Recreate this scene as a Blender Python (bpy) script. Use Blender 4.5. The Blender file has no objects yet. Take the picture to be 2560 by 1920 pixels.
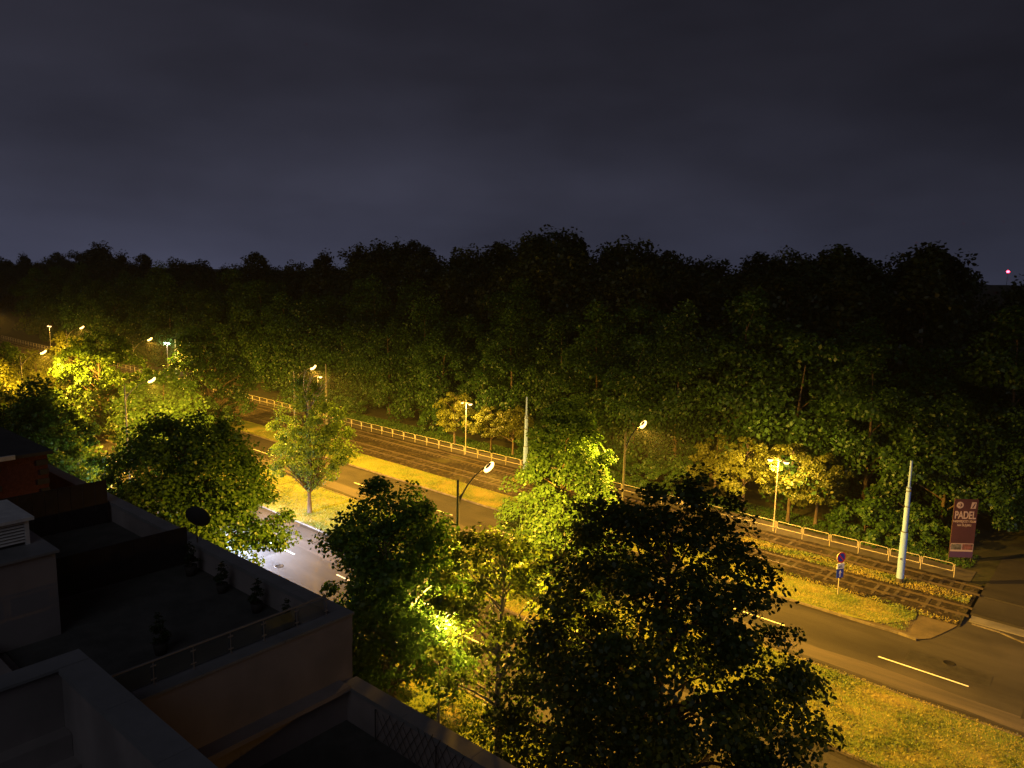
import bpy, bmesh, math, random
import numpy as np
from mathutils import Vector, Matrix

# ------------------------------------------------------------------ camera, sky, exposure
sc = bpy.context.scene
COL = sc.collection
H = 22.0                                   # camera height over the road (m)
cam = bpy.data.cameras.new("Camera")
cam.sensor_width = 36.0; cam.lens = 26.156; cam.clip_start = 0.1; cam.clip_end = 6000
camo = bpy.data.objects.new("Camera", cam); COL.objects.link(camo)
F_ = Vector((-0.63666757, 0.75710079, -0.14646771))
R_ = Vector((0.7633165, 0.64572173, 0.01978299))
U_ = Vector((-0.1095551, 0.09920603, 0.98901762))
camo.matrix_world = Matrix(((R_.x, U_.x, -F_.x, 0), (R_.y, U_.y, -F_.y, 0), (R_.z, U_.z, -F_.z, H), (0, 0, 0, 1)))
sc.camera = camo
sc.view_settings.view_transform = 'Standard'; sc.view_settings.look = 'None'
sc.view_settings.exposure = 0.0; sc.view_settings.gamma = 1.0
sc.cycles.use_light_tree = True
sc.cycles.max_bounces = 5; sc.cycles.diffuse_bounces = 2; sc.cycles.glossy_bounces = 1
sc.cycles.transmission_bounces = 2; sc.cycles.transparent_max_bounces = 4
sc.cycles.sample_clamp_indirect = 2.0; sc.cycles.caustics_reflective = False; sc.cycles.caustics_refractive = False

world = bpy.data.worlds.new("World"); sc.world = world; world.use_nodes = True
nt = world.node_tree; nt.nodes.clear()
def N(t, tree=None, **kw):
    n = (tree or nt).nodes.new(t)
    for k, v in kw.items(): setattr(n, k, v)
    return n
tc = N('ShaderNodeTexCoord'); sep = N('ShaderNodeSeparateXYZ'); nt.links.new(tc.outputs['Generated'], sep.inputs[0])
ramp = N('ShaderNodeValToRGB'); nt.links.new(sep.outputs['Z'], ramp.inputs[0])
cr = ramp.color_ramp
cr.elements[0].position = 0.0; cr.elements[0].color = (0.036, 0.039, 0.065, 1)
cr.elements[1].position = 0.55; cr.elements[1].color = (0.0106, 0.0103, 0.0152, 1)
for p_, c_ in ((0.10, (0.0270, 0.0280, 0.0440, 1)), (0.24, (0.0180, 0.0179, 0.0268, 1)), (0.38, (0.0136, 0.0133, 0.0198, 1))):
    e = cr.elements.new(p_); e.color = c_
# brighter town glow low in the west (left), darker to the right
dotn = N('ShaderNodeVectorMath', operation='DOT_PRODUCT'); nt.links.new(tc.outputs['Generated'], dotn.inputs[0])
dotn.inputs[1].default_value = (-0.90, 0.43, -0.02)
mr = N('ShaderNodeMapRange'); nt.links.new(dotn.outputs['Value'], mr.inputs[0])
mr.inputs[1].default_value = 0.35; mr.inputs[2].default_value = 1.0; mr.inputs[3].default_value = 0.55; mr.inputs[4].default_value = 1.32
mp = N('ShaderNodeMapping'); mp.inputs['Scale'].default_value = (1.5, 1.5, 4.5); mp.inputs['Rotation'].default_value = (0.2, 0.1, 0.3)
nt.links.new(tc.outputs['Generated'], mp.inputs[0])
ns = N('ShaderNodeTexNoise'); ns.inputs['Scale'].default_value = 1.6; ns.inputs['Detail'].default_value = 5; ns.inputs['Roughness'].default_value = 0.5
nt.links.new(mp.outputs[0], ns.inputs['Vector'])
mr2 = N('ShaderNodeMapRange'); nt.links.new(ns.outputs['Fac'], mr2.inputs[0])
mr2.inputs[1].default_value = 0.32; mr2.inputs[2].default_value = 0.68; mr2.inputs[3].default_value = 0.74; mr2.inputs[4].default_value = 1.24
mul = N('ShaderNodeMath', operation='MULTIPLY'); nt.links.new(mr.outputs[0], mul.inputs[0]); nt.links.new(mr2.outputs[0], mul.inputs[1])
bg = N('ShaderNodeBackground'); wo = N('ShaderNodeOutputWorld')
nt.links.new(ramp.outputs[0], bg.inputs[0]); nt.links.new(mul.outputs[0], bg.inputs[1]); nt.links.new(bg.outputs[0], wo.inputs[0])

sl_ = bpy.data.lights.new('night_fill_light', 'SUN'); sl_.energy = 0.15; sl_.angle = math.radians(35); sl_.color = (.80, .86, 1.0)  # faint cool fill added from behind the camera, standing in for ambient light
so_ = bpy.data.objects.new('night_fill_light', sl_); COL.objects.link(so_); so_.rotation_euler = Vector((-.42, .72, -.60)).to_track_quat('-Z', 'Y').to_euler()
SODIUM = (1.0, 0.49, 0.040); WARM = (1.0, 0.52, 0.10); COOL = (0.50, 0.66, 1.0)
P_ROAD, P_PARK = 84000, 3000

# ------------------------------------------------------------------ helpers
rnd = random.Random(5)
def YV(x, v): return v - 0.031 * (x + 10.0)          # the road runs slightly askew of the houses
def tag(o, label=None, cat=None, group=None, kind=None):
    if label: o['label'] = label
    if cat: o['category'] = cat
    if group: o['group'] = group
    if kind: o['kind'] = kind
    return o
def empty(name, loc, rz=0, **kw):
    o = bpy.data.objects.new(name, None); COL.objects.link(o); o.location = loc; o.rotation_euler = (0, 0, rz)
    return tag(o, **kw)
def copy_tree(o, parent=None):
    c = o.copy(); COL.objects.link(c)
    if parent: c.parent = parent
    for ch in [q for q in o.children]: copy_tree(ch, c)
    return c
class MB:
    def __init__(s): s.v = []; s.f = []; s.sm = []
    def add(s, vs, fs, smooth=False):
        b = len(s.v); s.v += [tuple(p) for p in vs]; s.f += [tuple(b + i for i in f) for f in fs]; s.sm += [smooth] * len(fs)
    def box(s, x0, x1, y0, y1, z0, z1, fn=None):
        vs = [(x, y, z) for z in (z0, z1) for y in (y0, y1) for x in (x0, x1)]
        if fn: vs = [fn(*p) for p in vs]
        s.add(vs, [(0, 2, 3, 1), (4, 5, 7, 6), (0, 1, 5, 4), (2, 6, 7, 3), (0, 4, 6, 2), (1, 3, 7, 5)])
    def tube(s, pts, rad, n=8, cap=True):
        pts = [Vector(p) for p in pts]
        if not isinstance(rad, (list, tuple)): rad = [rad] * len(pts)
        vs = []; prev = None
        for i, p in enumerate(pts):
            d = (pts[min(i + 1, len(pts) - 1)] - pts[max(i - 1, 0)])
            if d.length < 1e-9: d = Vector((0, 0, 1))
            d.normalize()
            a = prev if prev is not None else (Vector((1, 0, 0)) if abs(d.x) < 0.9 else Vector((0, 1, 0)))
            a = (a - d * a.dot(d)); a.normalize(); prev = a; b = d.cross(a)
            for k in range(n):
                t = 2 * math.pi * k / n; vs.append(p + (a * math.cos(t) + b * math.sin(t)) * rad[i])
        fs = []
        for i in range(len(pts) - 1):
            for k in range(n):
                k2 = (k + 1) % n; fs.append((i * n + k, i * n + k2, (i + 1) * n + k2, (i + 1) * n + k))
        s.add(vs, fs, True)
        if cap:
            m = len(pts) - 1
            s.add([vs[k] for k in range(n)], [tuple(reversed(range(n)))]); s.add([vs[m * n + k] for k in range(n)], [tuple(range(n))])
    def lathe(s, prof, n=14, c=(0, 0, 0), sx=1, sy=1):
        vs = []
        for r, z in prof:
            for k in range(n):
                t = 2 * math.pi * k / n; vs.append((c[0] + r * math.cos(t) * sx, c[1] + r * math.sin(t) * sy, c[2] + z))
        fs = [(i * n + k, i * n + (k + 1) % n, (i + 1) * n + (k + 1) % n, (i + 1) * n + k) for i in range(len(prof) - 1) for k in range(n)]
        s.add(vs, fs, True)
    def build(s, name, mat, parent=None, origin=None):
        me = bpy.data.meshes.new(name)
        v = s.v if origin is None else [(a - origin[0], b - origin[1], c - origin[2]) for a, b, c in s.v]
        me.from_pydata(v, [], s.f); me.polygons.foreach_set('use_smooth', s.sm); me.update()
        o = bpy.data.objects.new(name, me); COL.objects.link(o); me.materials.append(mat)
        if origin is not None: o.location = origin
        if parent: o.parent = parent
        return o

# ------------------------------------------------------------------ materials
def mat(name, base=(.5, .5, .5), rough=.8, metal=0, spec=.3):
    m = bpy.data.materials.new(name); m.use_nodes = True
    b = m.node_tree.nodes['Principled BSDF']
    b.inputs['Base Color'].default_value = (*base, 1); b.inputs['Roughness'].default_value = rough
    b.inputs['Metallic'].default_value = metal; b.inputs['Specular IOR Level'].default_value = spec
    return m
def noisy(name, cols, scale=3, detail=6, rough=.85, bump=.0, bscale=30, stretch=(1, 1, 1), pos=None, spec=.3, second=None, metal=0, dist=.05):
    """cols: list of colours spread over a noise; second = (colour, scale, lo, hi) large stains"""
    m = mat(name, cols[0], rough, metal, spec); t = m.node_tree; b = t.nodes['Principled BSDF']; L = t.links.new
    c = N('ShaderNodeTexCoord', t); mp = N('ShaderNodeMapping', t); mp.inputs['Scale'].default_value = stretch
    L(c.outputs['Object'], mp.inputs[0])
    n = N('ShaderNodeTexNoise', t); n.inputs['Scale'].default_value = scale; n.inputs['Detail'].default_value = detail; n.inputs['Roughness'].default_value = .62
    L(mp.outputs[0], n.inputs['Vector'])
    r = N('ShaderNodeValToRGB', t); L(n.outputs['Fac'], r.inputs[0]); e = r.color_ramp.elements
    pos = pos or [0.34 + 0.32 * i / max(1, len(cols) - 1) for i in range(len(cols))]
    e[0].position = pos[0]; e[0].color = (*cols[0], 1); e[1].position = pos[-1]; e[1].color = (*cols[-1], 1)
    for p, q in zip(pos[1:-1], cols[1:-1]): x = e.new(p); x.color = (*q, 1)
    out = r.outputs[0]
    if second:
        n2 = N('ShaderNodeTexNoise', t); n2.inputs['Scale'].default_value = second[1]; n2.inputs['Detail'].default_value = 4
        L(c.outputs['Object'], n2.inputs['Vector'])
        mr = N('ShaderNodeMapRange', t); L(n2.outputs['Fac'], mr.inputs[0]); mr.inputs[1].default_value = second[2]; mr.inputs[2].default_value = second[3]
        mx = N('ShaderNodeMix', t, data_type='RGBA'); L(mr.outputs[0], mx.inputs['Factor']); L(out, mx.inputs['A']); mx.inputs['B'].default_value = (*second[0], 1)
        out = mx.outputs['Result']
    L(out, b.inputs['Base Color'])
    if bump:
        n3 = N('ShaderNodeTexNoise', t); n3.inputs['Scale'].default_value = bscale; n3.inputs['Detail'].default_value = 3
        L(c.outputs['Object'], n3.inputs['Vector'])
        bp = N('ShaderNodeBump', t); bp.inputs['Strength'].default_value = bump; bp.inputs['Distance'].default_value = dist
        L(n3.outputs['Fac'], bp.inputs['Height']); L(bp.outputs[0], b.inputs['Normal'])
    return m
def glow(name, col, strength):
    m = bpy.data.materials.new(name); m.use_nodes = True; t = m.node_tree; t.nodes.clear()
    e = N('ShaderNodeEmission', t); e.inputs[0].default_value = (*col, 1); e.inputs[1].default_value = strength
    o = N('ShaderNodeOutputMaterial', t); t.links.new(e.outputs[0], o.inputs[0]); m.cycles.emission_sampling = 'NONE'
    return m
def leafmat(name, c1, c2, transl=.25):
    m = bpy.data.materials.new(name); m.use_nodes = True; t = m.node_tree; t.nodes.clear(); L = t.links.new
    a = N('ShaderNodeAttribute', t, attribute_name='var'); oi = N('ShaderNodeObjectInfo', t)
    mx = N('ShaderNodeMix', t, data_type='RGBA'); L(a.outputs['Fac'], mx.inputs['Factor'])
    mx.inputs['A'].default_value = (*c1, 1); mx.inputs['B'].default_value = (*c2, 1)
    mr = N('ShaderNodeMapRange', t); L(oi.outputs['Random'], mr.inputs[0]); mr.inputs[3].default_value = .75; mr.inputs[4].default_value = 1.25
    hs = N('ShaderNodeHueSaturation', t); L(mx.outputs['Result'], hs.inputs['Color']); L(mr.outputs[0], hs.inputs['Value'])
    d = N('ShaderNodeBsdfDiffuse', t); tr = N('ShaderNodeBsdfTranslucent', t); g = N('ShaderNodeBsdfGlossy', t); g.inputs['Roughness'].default_value = .45
    g.inputs['Color'].default_value = (.5, .5, .5, 1)
    L(hs.outputs[0], d.inputs[0]); L(hs.outputs[0], tr.inputs[0])
    m1 = N('ShaderNodeMixShader', t); m1.inputs[0].default_value = transl; L(d.outputs[0], m1.inputs[1]); L(tr.outputs[0], m1.inputs[2])
    m2 = N('ShaderNodeMixShader', t); m2.inputs[0].default_value = .045; L(m1.outputs[0], m2.inputs[1]); L(g.outputs[0], m2.inputs[2])
    o = N('ShaderNodeOutputMaterial', t); L(m2.outputs[0], o.inputs[0]); return m

M = dict(
 ground=noisy('forest_floor', [(.018, .016, .010), (.030, .034, .014), (.045, .040, .02)], .6, 8, .95, .5, 6),
 verge=noisy('mown_grass', [(.095, .135, .024), (.150, .170, .036), (.225, .185, .056)], .55, 9, .95, .8, 14, (1, 1, 1), None, .1, ((.110, .150, .030), .16, .48, .62)),
 asphalt=noisy('asphalt', [(.024, .022, .021), (.036, .033, .030), (.052, .047, .041)], .42, 8, .8, .35, 60, (.18, 1, 1), None, .22, ((.070, .062, .052), .09, .52, .68)),
 path=noisy('old_path', [(.05, .045, .04), (.085, .075, .062)], .9, 8, .9, .3, 20),
 dirt=noisy('dusty_verge', [(.055, .045, .03), (.10, .08, .05)], .8, 8, .95, .6, 10),
 ballast=noisy('ballast', [(.009, .007, .005), (.024, .018, .012), (.12, .09, .065)], 3.2, 9, .95, 1, 9, (1, 1, 1), [.36, .56, .72], .2, ((.055, .052, .02), .22, .55, .7), dist=.12),
 sleeper=noisy('sleeper', [(.028, .023, .018), (.085, .070, .052)], 3, 5, .85, .2, 20),
 rail=mat('rail_steel', (.13, .105, .088), .30, .55, .6),
 kerb=noisy('kerb_stone', [(.07, .06, .05), (.17, .15, .12)], 1.5, 6, .8),
 paint=noisy('road_paint', [(.62, .60, .55), (.82, .80, .74)], 6, 5, .6),
 slab=noisy('concrete_slab', [(.10, .095, .085), (.17, .16, .145)], .8, 7, .8, .2, 12),
 bark=noisy('bark', [(.055, .042, .030), (.14, .11, .078)], 5, 7, .95, .8, 18, (1, 1, .3)),
 pale=noisy('pale_bark', [(.10, .095, .085), (.36, .34, .31)], 3, 7, .9, .5, 14, (1, 1, .35)),
 deadwood=noisy('dead_wood', [(.20, .17, .12), (.34, .30, .23)], 4, 4, .9),
 plaster=noisy('plaster', [(.24, .205, .20), (.30, .255, .245)], .7, 8, .92, .12, 50, (1, 1, .4), None, .2, ((.17, .15, .145), .35, .5, .75)),
 coping=noisy('coping_metal', [(.17, .168, .17), (.23, .225, .23)], .9, 6, .55, 0, 5, (1, 1, 1), None, .4),
 terrace=noisy('terrace_tiles', [(.05, .052, .05), (.09, .088, .082)], 1.2, 6, .85, .1, 20),
 brick=noisy('red_brick', [(.07, .022, .018), (.11, .035, .028)], 7, 5, .9, .4, 18),
 darkpanel=noisy('dark_panel', [(.015, .012, .014), (.028, .02, .024)], 2, 5, .8),
 roofdark=noisy('roof_felt', [(.03, .03, .033), (.06, .058, .055)], 1, 6, .9),
 steel=mat('brushed_steel', (.26, .25, .25), .42, .5, .5),
 white=noisy('white_paint', [(.52, .50, .50), (.66, .64, .63)], 3, 5, .6),
 lamppole=noisy('lamp_pole_paint', [(.05, .052, .05), (.10, .098, .09)], 4, 4, .5, 0, 5, (1, 1, .2), None, .5),
 parkpole=noisy('park_pole', [(.22, .20, .17), (.34, .31, .26)], 4, 4, .6),
 trampole=noisy('tram_pole_paint', [(.17, .30, .74), (.23, .37, .82)], 1.4, 6, .55, 0, 5, (1, 1, .3), None, .4, ((.22, .24, .26), 1.1, .6, .8)),
 rust=mat('steel_band', (.07, .065, .06), .6, .4),
 yellow=noisy('railing_paint', [(.34, .31, .24), (.46, .42, .33)], 4, 4, .5, 0, 5, (1, 1, 1), None, .5),
 dish=mat('dish_dark', (.035, .037, .04), .6),
 pot=mat('dark_pot', (.03, .026, .024), .8),
 glass_s=glow('sodium_glass', (1.0, .60, .15), 7), glass_w=glow('lantern_glass', (1.0, .62, .22), 6), glass_c=glow('cool_glass', (.75, .88, 1.0), 24),
 glass_off=mat('unlit_glass', (.35, .33, .28), .4), red=glow('red_beacon', (1.0, .03, .06), 30),
 signblue=mat('sign_blue', (.012, .045, .42), .4), signred=mat('sign_red', (.55, .02, .03), .4), signwhite=mat('sign_white', (.75, .74, .76), .45),
 signback=mat('sign_rim', (.55, .54, .5), .4, .4), ink=mat('sign_ink', (.04, .04, .05), .6),
 plum=noisy('banner_plum', [(.040, .014, .028), (.055, .020, .038)], .8, 4, .7), bannerink=mat('banner_print', (.34, .27, .33), .7), photo1=noisy('banner_photo', [(.02, .02, .025), (.16, .16, .18)], 2.5, 3, .7),
 photo2=noisy('banner_photo_red', [(.02, .015, .02), (.20, .08, .10)], 2.2, 3, .7), violet=mat('banner_violet', (.06, .03, .12), .7),
)
glassm = mat('rail_glass', (.5, .55, .55), .1); glassm.node_tree.nodes['Principled BSDF'].inputs['Transmission Weight'].default_value = .9
LM = dict(
 maple=leafmat('leaf_maple', (.040, .088, .011), (.080, .145, .020)),
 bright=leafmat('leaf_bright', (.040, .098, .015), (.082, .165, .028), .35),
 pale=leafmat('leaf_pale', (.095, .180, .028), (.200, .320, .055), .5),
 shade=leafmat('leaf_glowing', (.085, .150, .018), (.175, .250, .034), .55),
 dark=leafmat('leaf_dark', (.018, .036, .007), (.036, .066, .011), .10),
 mid=leafmat('leaf_mid', (.055, .140, .020), (.110, .230, .030), .35),
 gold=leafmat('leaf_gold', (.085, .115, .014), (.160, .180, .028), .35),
 wood=leafmat('leaf_wood', (.017, .052, .008), (.050, .118, .016)),
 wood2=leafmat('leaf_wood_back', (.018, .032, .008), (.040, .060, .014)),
 grass=leafmat('leaf_grass', (.085, .14, .026), (.28, .23, .07), .2),
 conifer=leafmat('leaf_conifer', (.012, .025, .010), (.025, .045, .014), .05),
)

# ------------------------------------------------------------------ ground and roads
def hill(x, y):
    v = y + 0.031 * (x + 10)
    t = max(0.0, min(1.0, (v - 70) / 120.0)); h = 8.0 * t * t * (3 - 2 * t)
    t2 = max(0.0, min(1.0, (v - 190) / 190.0)); h += 10.0 * t2 * t2 * (3 - 2 * t2)
    return h + (0.35 * math.sin(x * .11) * math.sin(y * .13) if v > 78 else 0)
xs = [-2500, -1500, -900, -600, -450] + list(np.arange(-360, 60, 8.0)) + [70, 100, 160, 260, 500, 1000, 2000]
ys = [-600, -200, -60, -20, 0, 13, 26, 40, 52, 62] + list(np.arange(68, 420, 8.0)) + [480, 600, 900, 1500, 2500]
vs = [(x, y, hill(x, y) - 0.012) for y in ys for x in xs]; nx = len(xs)
fs = [(j * nx + i, j * nx + i + 1, (j + 1) * nx + i + 1, (j + 1) * nx + i) for j in range(len(ys) - 1) for i in range(nx - 1)]
m = MB(); m.add(vs, fs, True); g_ = m.build('ground', M['ground']); tag(g_, kind='structure')

def strip(name, v0, v1, x0, x1, z, mt, step=10.0, kind='structure', parent=None, wob=0):
    m = MB(); n = max(1, int(abs(x1 - x0) / step)); r = random.Random(int(v0 * 10)); vs = []
    for i in range(n + 1):
        x = x0 + (x1 - x0) * i / n
        a = wob * (r.random() - .5); b = wob * (r.random() - .5)
        vs += [(x, YV(x, v0 + a), z), (x, YV(x, v1 + b), z)]
    m.add(vs, [(2 * i, 2 * i + 2, 2 * i + 3, 2 * i + 1) for i in range(n)])
    o = m.build(name, mt, parent)
    if not parent: tag(o, kind=kind)
    return o
XL = -420
strip('lawn', 13.9, 26.15, XL, 60, .004, M['verge'])
strip('footpath', 19.2, 21.6, XL, 60, .012, M['path'], 4, wob=.15)
near_road = strip('near_road', 26.3, 34.8, XL, 60, .0, M['asphalt'])
strip('median_lawn', 34.95, 42.05, XL, 60, .10, M['verge'])
far_road = strip('far_road', 42.2, 49.7, XL, 60, .0, M['asphalt'])
strip('grass_verge', 49.85, 53.75, XL, -13.0, .10, M['verge'])
strip('dirt_strip', 62.0, 65.2, XL, -7.6, .016, M['path'], 2, wob=.5)
# bulging end of the verge
m = MB(); pts = [(-13.0, 49.85), (-11.2, 49.8), (-9.5, 49.82), (-8.5, 49.7), (-7.9, 50.4), (-7.5, 51.6), (-7.1, 53.0), (-6.9, 53.9), (-13.0, 53.75)]
m.add([(x, YV(x, v), .045) for x, v in pts], [tuple(range(len(pts)))]); o = m.build('verge_corner', M['dirt']); tag(o, kind='structure')
m = MB(); pts = [(-13.0, 49.86), (-11.6, 50.1), (-10.4, 50.7), (-9.7, 51.6), (-9.2, 52.6), (-9.3, 53.7), (-13.0, 53.75)]
m.add([(x, YV(x, v), .10) for x, v in pts], [tuple(range(len(pts)))]); o = m.build('verge_grass_patch', M['verge']); tag(o, kind='structure')
# ballast bed with a lumpy surface
m = MB(); rb = random.Random(3); X0, X1 = -260.0, -6.8; nn = 620; vv = [53.55, 53.9, 54.3, 54.8, 55.3, 56, 56.7, 57.2, 57.7, 58.2, 58.7, 59.2, 59.7, 60.2, 60.9, 61.4, 61.8, 62.2, 62.5]
hh = [.0, .10, .14, .15, .15, .15, .15, .12, .10, .10, .09, .1, .13, .15, .15, .15, .12, .06, .0]
vs = []
for i in range(nn + 1):
    x = X0 + (X1 - X0) * i / nn
    for v, h in zip(vv, hh): vs.append((x, YV(x, v + rb.uniform(-.06, .06)), .01 + h + rb.uniform(-.03, .03) * (h > 0)))
k = len(vv)
m.add(vs, [(i * k + j, (i + 1) * k + j, (i + 1) * k + j + 1, i * k + j + 1) for i in range(nn) for j in range(k - 1)])
o = m.build('ballast_bed', M['ballast']); tag(o, kind='structure')
# paving across the tracks at the side road
m = MB(); pts = [(-8.4, 49.68), (6.5, 49.68), (6.5, 130), (-6.0, 130), (-6.6, 56), (-6.9, 53.9), (-7.1, 53.0), (-7.5, 51.6), (-7.9, 50.4)]
m.add([(x, YV(x, v), .006) for x, v in pts], [tuple(range(len(pts)))]); o = m.build('side_road', M['asphalt']); tag(o, kind='structure')
m = MB(); m.box(-6.6, 12, 56.1, 59.6, 0, .16, lambda x, y, z: (x, YV(x, y), z)); m.box(-6.6, 12, 59.9, 62.8, 0, .15, lambda x, y, z: (x, YV(x, y), z))
o = m.build('crossing_paving', M['asphalt']); tag(o, kind='structure')
m = MB(); m.box(-6.5, 12, 54.9, 55.95, 0, .07, lambda x, y, z: (x, YV(x, y), z))
o = m.build('crossing_slab', M['slab']); tag(o, kind='structure')
def kerb(name, pts, w=.15, h=.12):
    m = MB()
    for (xa, va), (xb, vb) in zip(pts[:-1], pts[1:]):
        a = Vector((xa, YV(xa, va), 0)); b = Vector((xb, YV(xb, vb), 0)); L = (b - a).length; n = max(1, int(L / 2.0)); d = (b - a) / L; q = Vector((-d.y, d.x, 0)) * w
        for i in range(n):
            p0 = a + d * (L * i / n + .012); p1 = a + d * (L * (i + 1) / n - .012); dz = rb.uniform(-.012, .012)
            vs = [p0, p1, p1 + q, p0 + q]; m.add([(p.x, p.y, -.02) for p in vs] + [(p.x, p.y, h + dz) for p in vs], [(0, 3, 2, 1), (4, 5, 6, 7), (0, 1, 5, 4), (1, 2, 6, 5), (2, 3, 7, 6), (3, 0, 4, 7)])
    o = m.build(name, M['kerb']); tag(o, kind='structure')
kerb('kerb', [(XL, 26.15), (-220, 26.15), (50, 26.15)]); kerb('kerb', [(XL, 34.8), (-160, 34.8), (50, 34.8)])
kerb('kerb', [(XL, 42.05), (50, 42.05)]); kerb('kerb', [(XL, 49.7), (-13, 49.7), (-11.2, 49.65), (-9.6, 49.7), (-8.5, 49.55)])
kerb('kerb', [(-6.3, 54.55), (-4.7, 54.45), (-3.4, 53.9), (-1.5, 52.6)], .14, .06)
M['gutter_shade'] = noisy('gutter_dirt_shade', [(.012, .010, .008), (.03, .026, .022)], 1.2, 6, .85, .3, 20, (.3, 1, 1)); M['wear'] = noisy('worn_asphalt', [(.045, .040, .036), (.085, .072, .062)], .7, 8, .8, .3, 40, (.16, 1.6, 1))  # dark kerbside tone carries painted kerb shadow along with dirt
M['patch'] = noisy('asphalt_patch', [(.016, .015, .014), (.030, .028, .025)], 2, 6, .7, .3, 50)
strip('gutter_shade', 42.22, 42.75, XL, 50, .004, M['gutter_shade'], 1.6, wob=.22); strip('worn_lane', 43.0, 44.5, -200, 50, .004, M['wear'], 2.5, wob=.35); strip('gutter_shade', 49.35, 49.68, XL, -12, .004, M['gutter_shade'], 1.6, wob=.18)  # dark strip by the far road's south kerb paints in the kerb's shadow
strip('gutter_shade', 34.35, 34.78, XL, 50, .004, M['gutter_shade'], 1.6, wob=.18); strip('worn_lane', 31.6, 32.7, -200, 50, .004, M['wear'], 2.5, wob=.3)
for k_, (xa, xb, va, vb) in enumerate([(-8.5, -4.2, 46.6, 48.0), (-49, -46.5, 47.5, 48.9), (-19, -15.5, 44.6, 45.5), (-36, -33, 46.2, 49.1), (-52, -49.8, 28.2, 30.0), (-2.5, 0, 44.2, 47.5)]):
    strip('asphalt_patch', va, vb, xa, xb, .008, M['patch'], 1.2, wob=.1)
M['iron'] = mat('cast_iron', (.03, .028, .026), .45, .6)
for k_, (x_, v_, l_) in enumerate([(-6.4, 47.9, 'round iron manhole cover in the far road near the side road'), (-41.5, 48.1, 'round iron manhole cover in the far road left of the pear-shaped tree'), (-47.3, 28.4, 'round iron manhole cover in the near road beside the big round tree')]):
    m = MB(); m.lathe([(.34, -.01), (.34, .016), (.28, .018), (.27, .012), (.01, .012)], 18); o = m.build('manhole_cover', M['iron']); o.location = (x_, YV(x_, v_), 0); tag(o, l_, 'manhole cover')
def dashes(road, v, xs0, L=4.66, w=.13):
    for x in xs0:
        m = MB(); m.add([(x, YV(x, v - w / 2), .006), (x + L, YV(x + L, v - w / 2), .006), (x + L, YV(x + L, v + w / 2), .006), (x, YV(x, v + w / 2), .006)], [(0, 1, 2, 3)])
        m.build('lane_marking', M['paint'], road)
dashes(far_road, 45.8, [-9.73 - 10.3 * i for i in range(16)] + [.57]); dashes(near_road, 30.5, [-12.0 - 10.3 * i for i in range(14)])

# grass tufts standing on the lawns (nobody could count them)
def leaf_mesh(name, P, Nn, T, size, asp, mt, var, hexa=False, parent=None, fold=0.0):
    """P positions, Nn normals, T in-plane direction; diamond or six-sided leaves"""
    n = len(P); B = np.cross(Nn, T); s = size[:, None]
    if hexa: loc = [(-.5, 0), (-.22, .42), (.18, .40), (.5, 0), (.18, -.40), (-.22, -.42)]
    else: loc = [(-.5, 0), (0, .45), (.5, 0), (0, -.45)]
    k = len(loc); V = np.empty((n, k, 3), np.float32)
    for i, (a, b) in enumerate(loc): V[:, i] = P + T * s * a + B * s * b * asp
    me = bpy.data.meshes.new(name); me.vertices.add(n * k); me.vertices.foreach_set('co', V.reshape(-1))
    me.loops.add(n * k); me.loops.foreach_set('vertex_index', np.arange(n * k, dtype=np.int32))
    me.polygons.add(n); me.polygons.foreach_set('loop_start', np.arange(0, n * k, k, dtype=np.int32)); me.polygons.foreach_set('loop_total', np.full(n, k, np.int32))
    at = me.attributes.new('var', 'FLOAT', 'FACE'); at.data.foreach_set('value', var.astype(np.float32))
    me.update(calc_edges=True); me.materials.append(mt)
    o = bpy.data.objects.new(name, me); COL.objects.link(o)
    if parent: o.parent = parent
    return o
def unit(a): return a / np.maximum(1e-6, np.linalg.norm(a, axis=1))[:, None]
def tufts(name, regions, mt, seed, hgt=.13, z0=.1):
    rg = np.random.default_rng(seed); Ps = []
    for x0, x1, v0, v1, n in regions:
        x = rg.uniform(x0, x1, n); v = rg.uniform(v0, v1, n); Ps.append(np.stack([x, v - .031 * (x + 10), np.full(n, z0 + hgt * .35)], 1))
    P = np.concatenate(Ps); n = len(P)
    patch = .5 + .5 * np.sin(P[:, 0] * .9 + 2 * np.sin(P[:, 1] * .8)) * np.sin(P[:, 1] * 1.3 + 1.5 * np.sin(P[:, 0] * .5))
    T = unit(np.stack([rg.normal(0, .8, n), rg.normal(0, .8, n), rg.uniform(.25, 1.2, n)], 1)); Nn = unit(np.cross(T, rg.normal(size=(n, 3))))
    sz = hgt * rg.uniform(.6, 1.7, n) * (.7 + .6 * patch)
    o = leaf_mesh(name, P, Nn, T, sz, .22, mt, np.clip(1.15 - patch * 1.1 + rg.normal(0, .22, n), 0, 1))
    tag(o, kind='stuff'); return o
tufts('grass', [(-30, 2, 34.75, 42.25, 52000), (-75, -30, 34.8, 42.2, 32000)], LM['grass'], 11)
tufts('verge_grass', [(-55, -13.2, 49.9, 53.7, 30000), (-13.2, -9.3, 50.2, 53.6, 3200), (-90, -55, 49.9, 53.7, 9000)], LM['grass'], 12, .11)
tufts('undergrowth_grass', [(-100, -8, 65.2, 69, 26000)], LM['wood'], 13, .26, .0)
tufts('lawn_grass', [(-40, -5, 14.5, 26, 30000)], LM['wood'], 14, .2, .0)
tufts('track_weeds', [(-24, -7, 57.6, 59.4, 5200), (-50, -47, 57.8, 59.2, 500), (-30, -7, 53.5, 54.2, 1200)], LM['grass'], 15, .2, .1)

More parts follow.
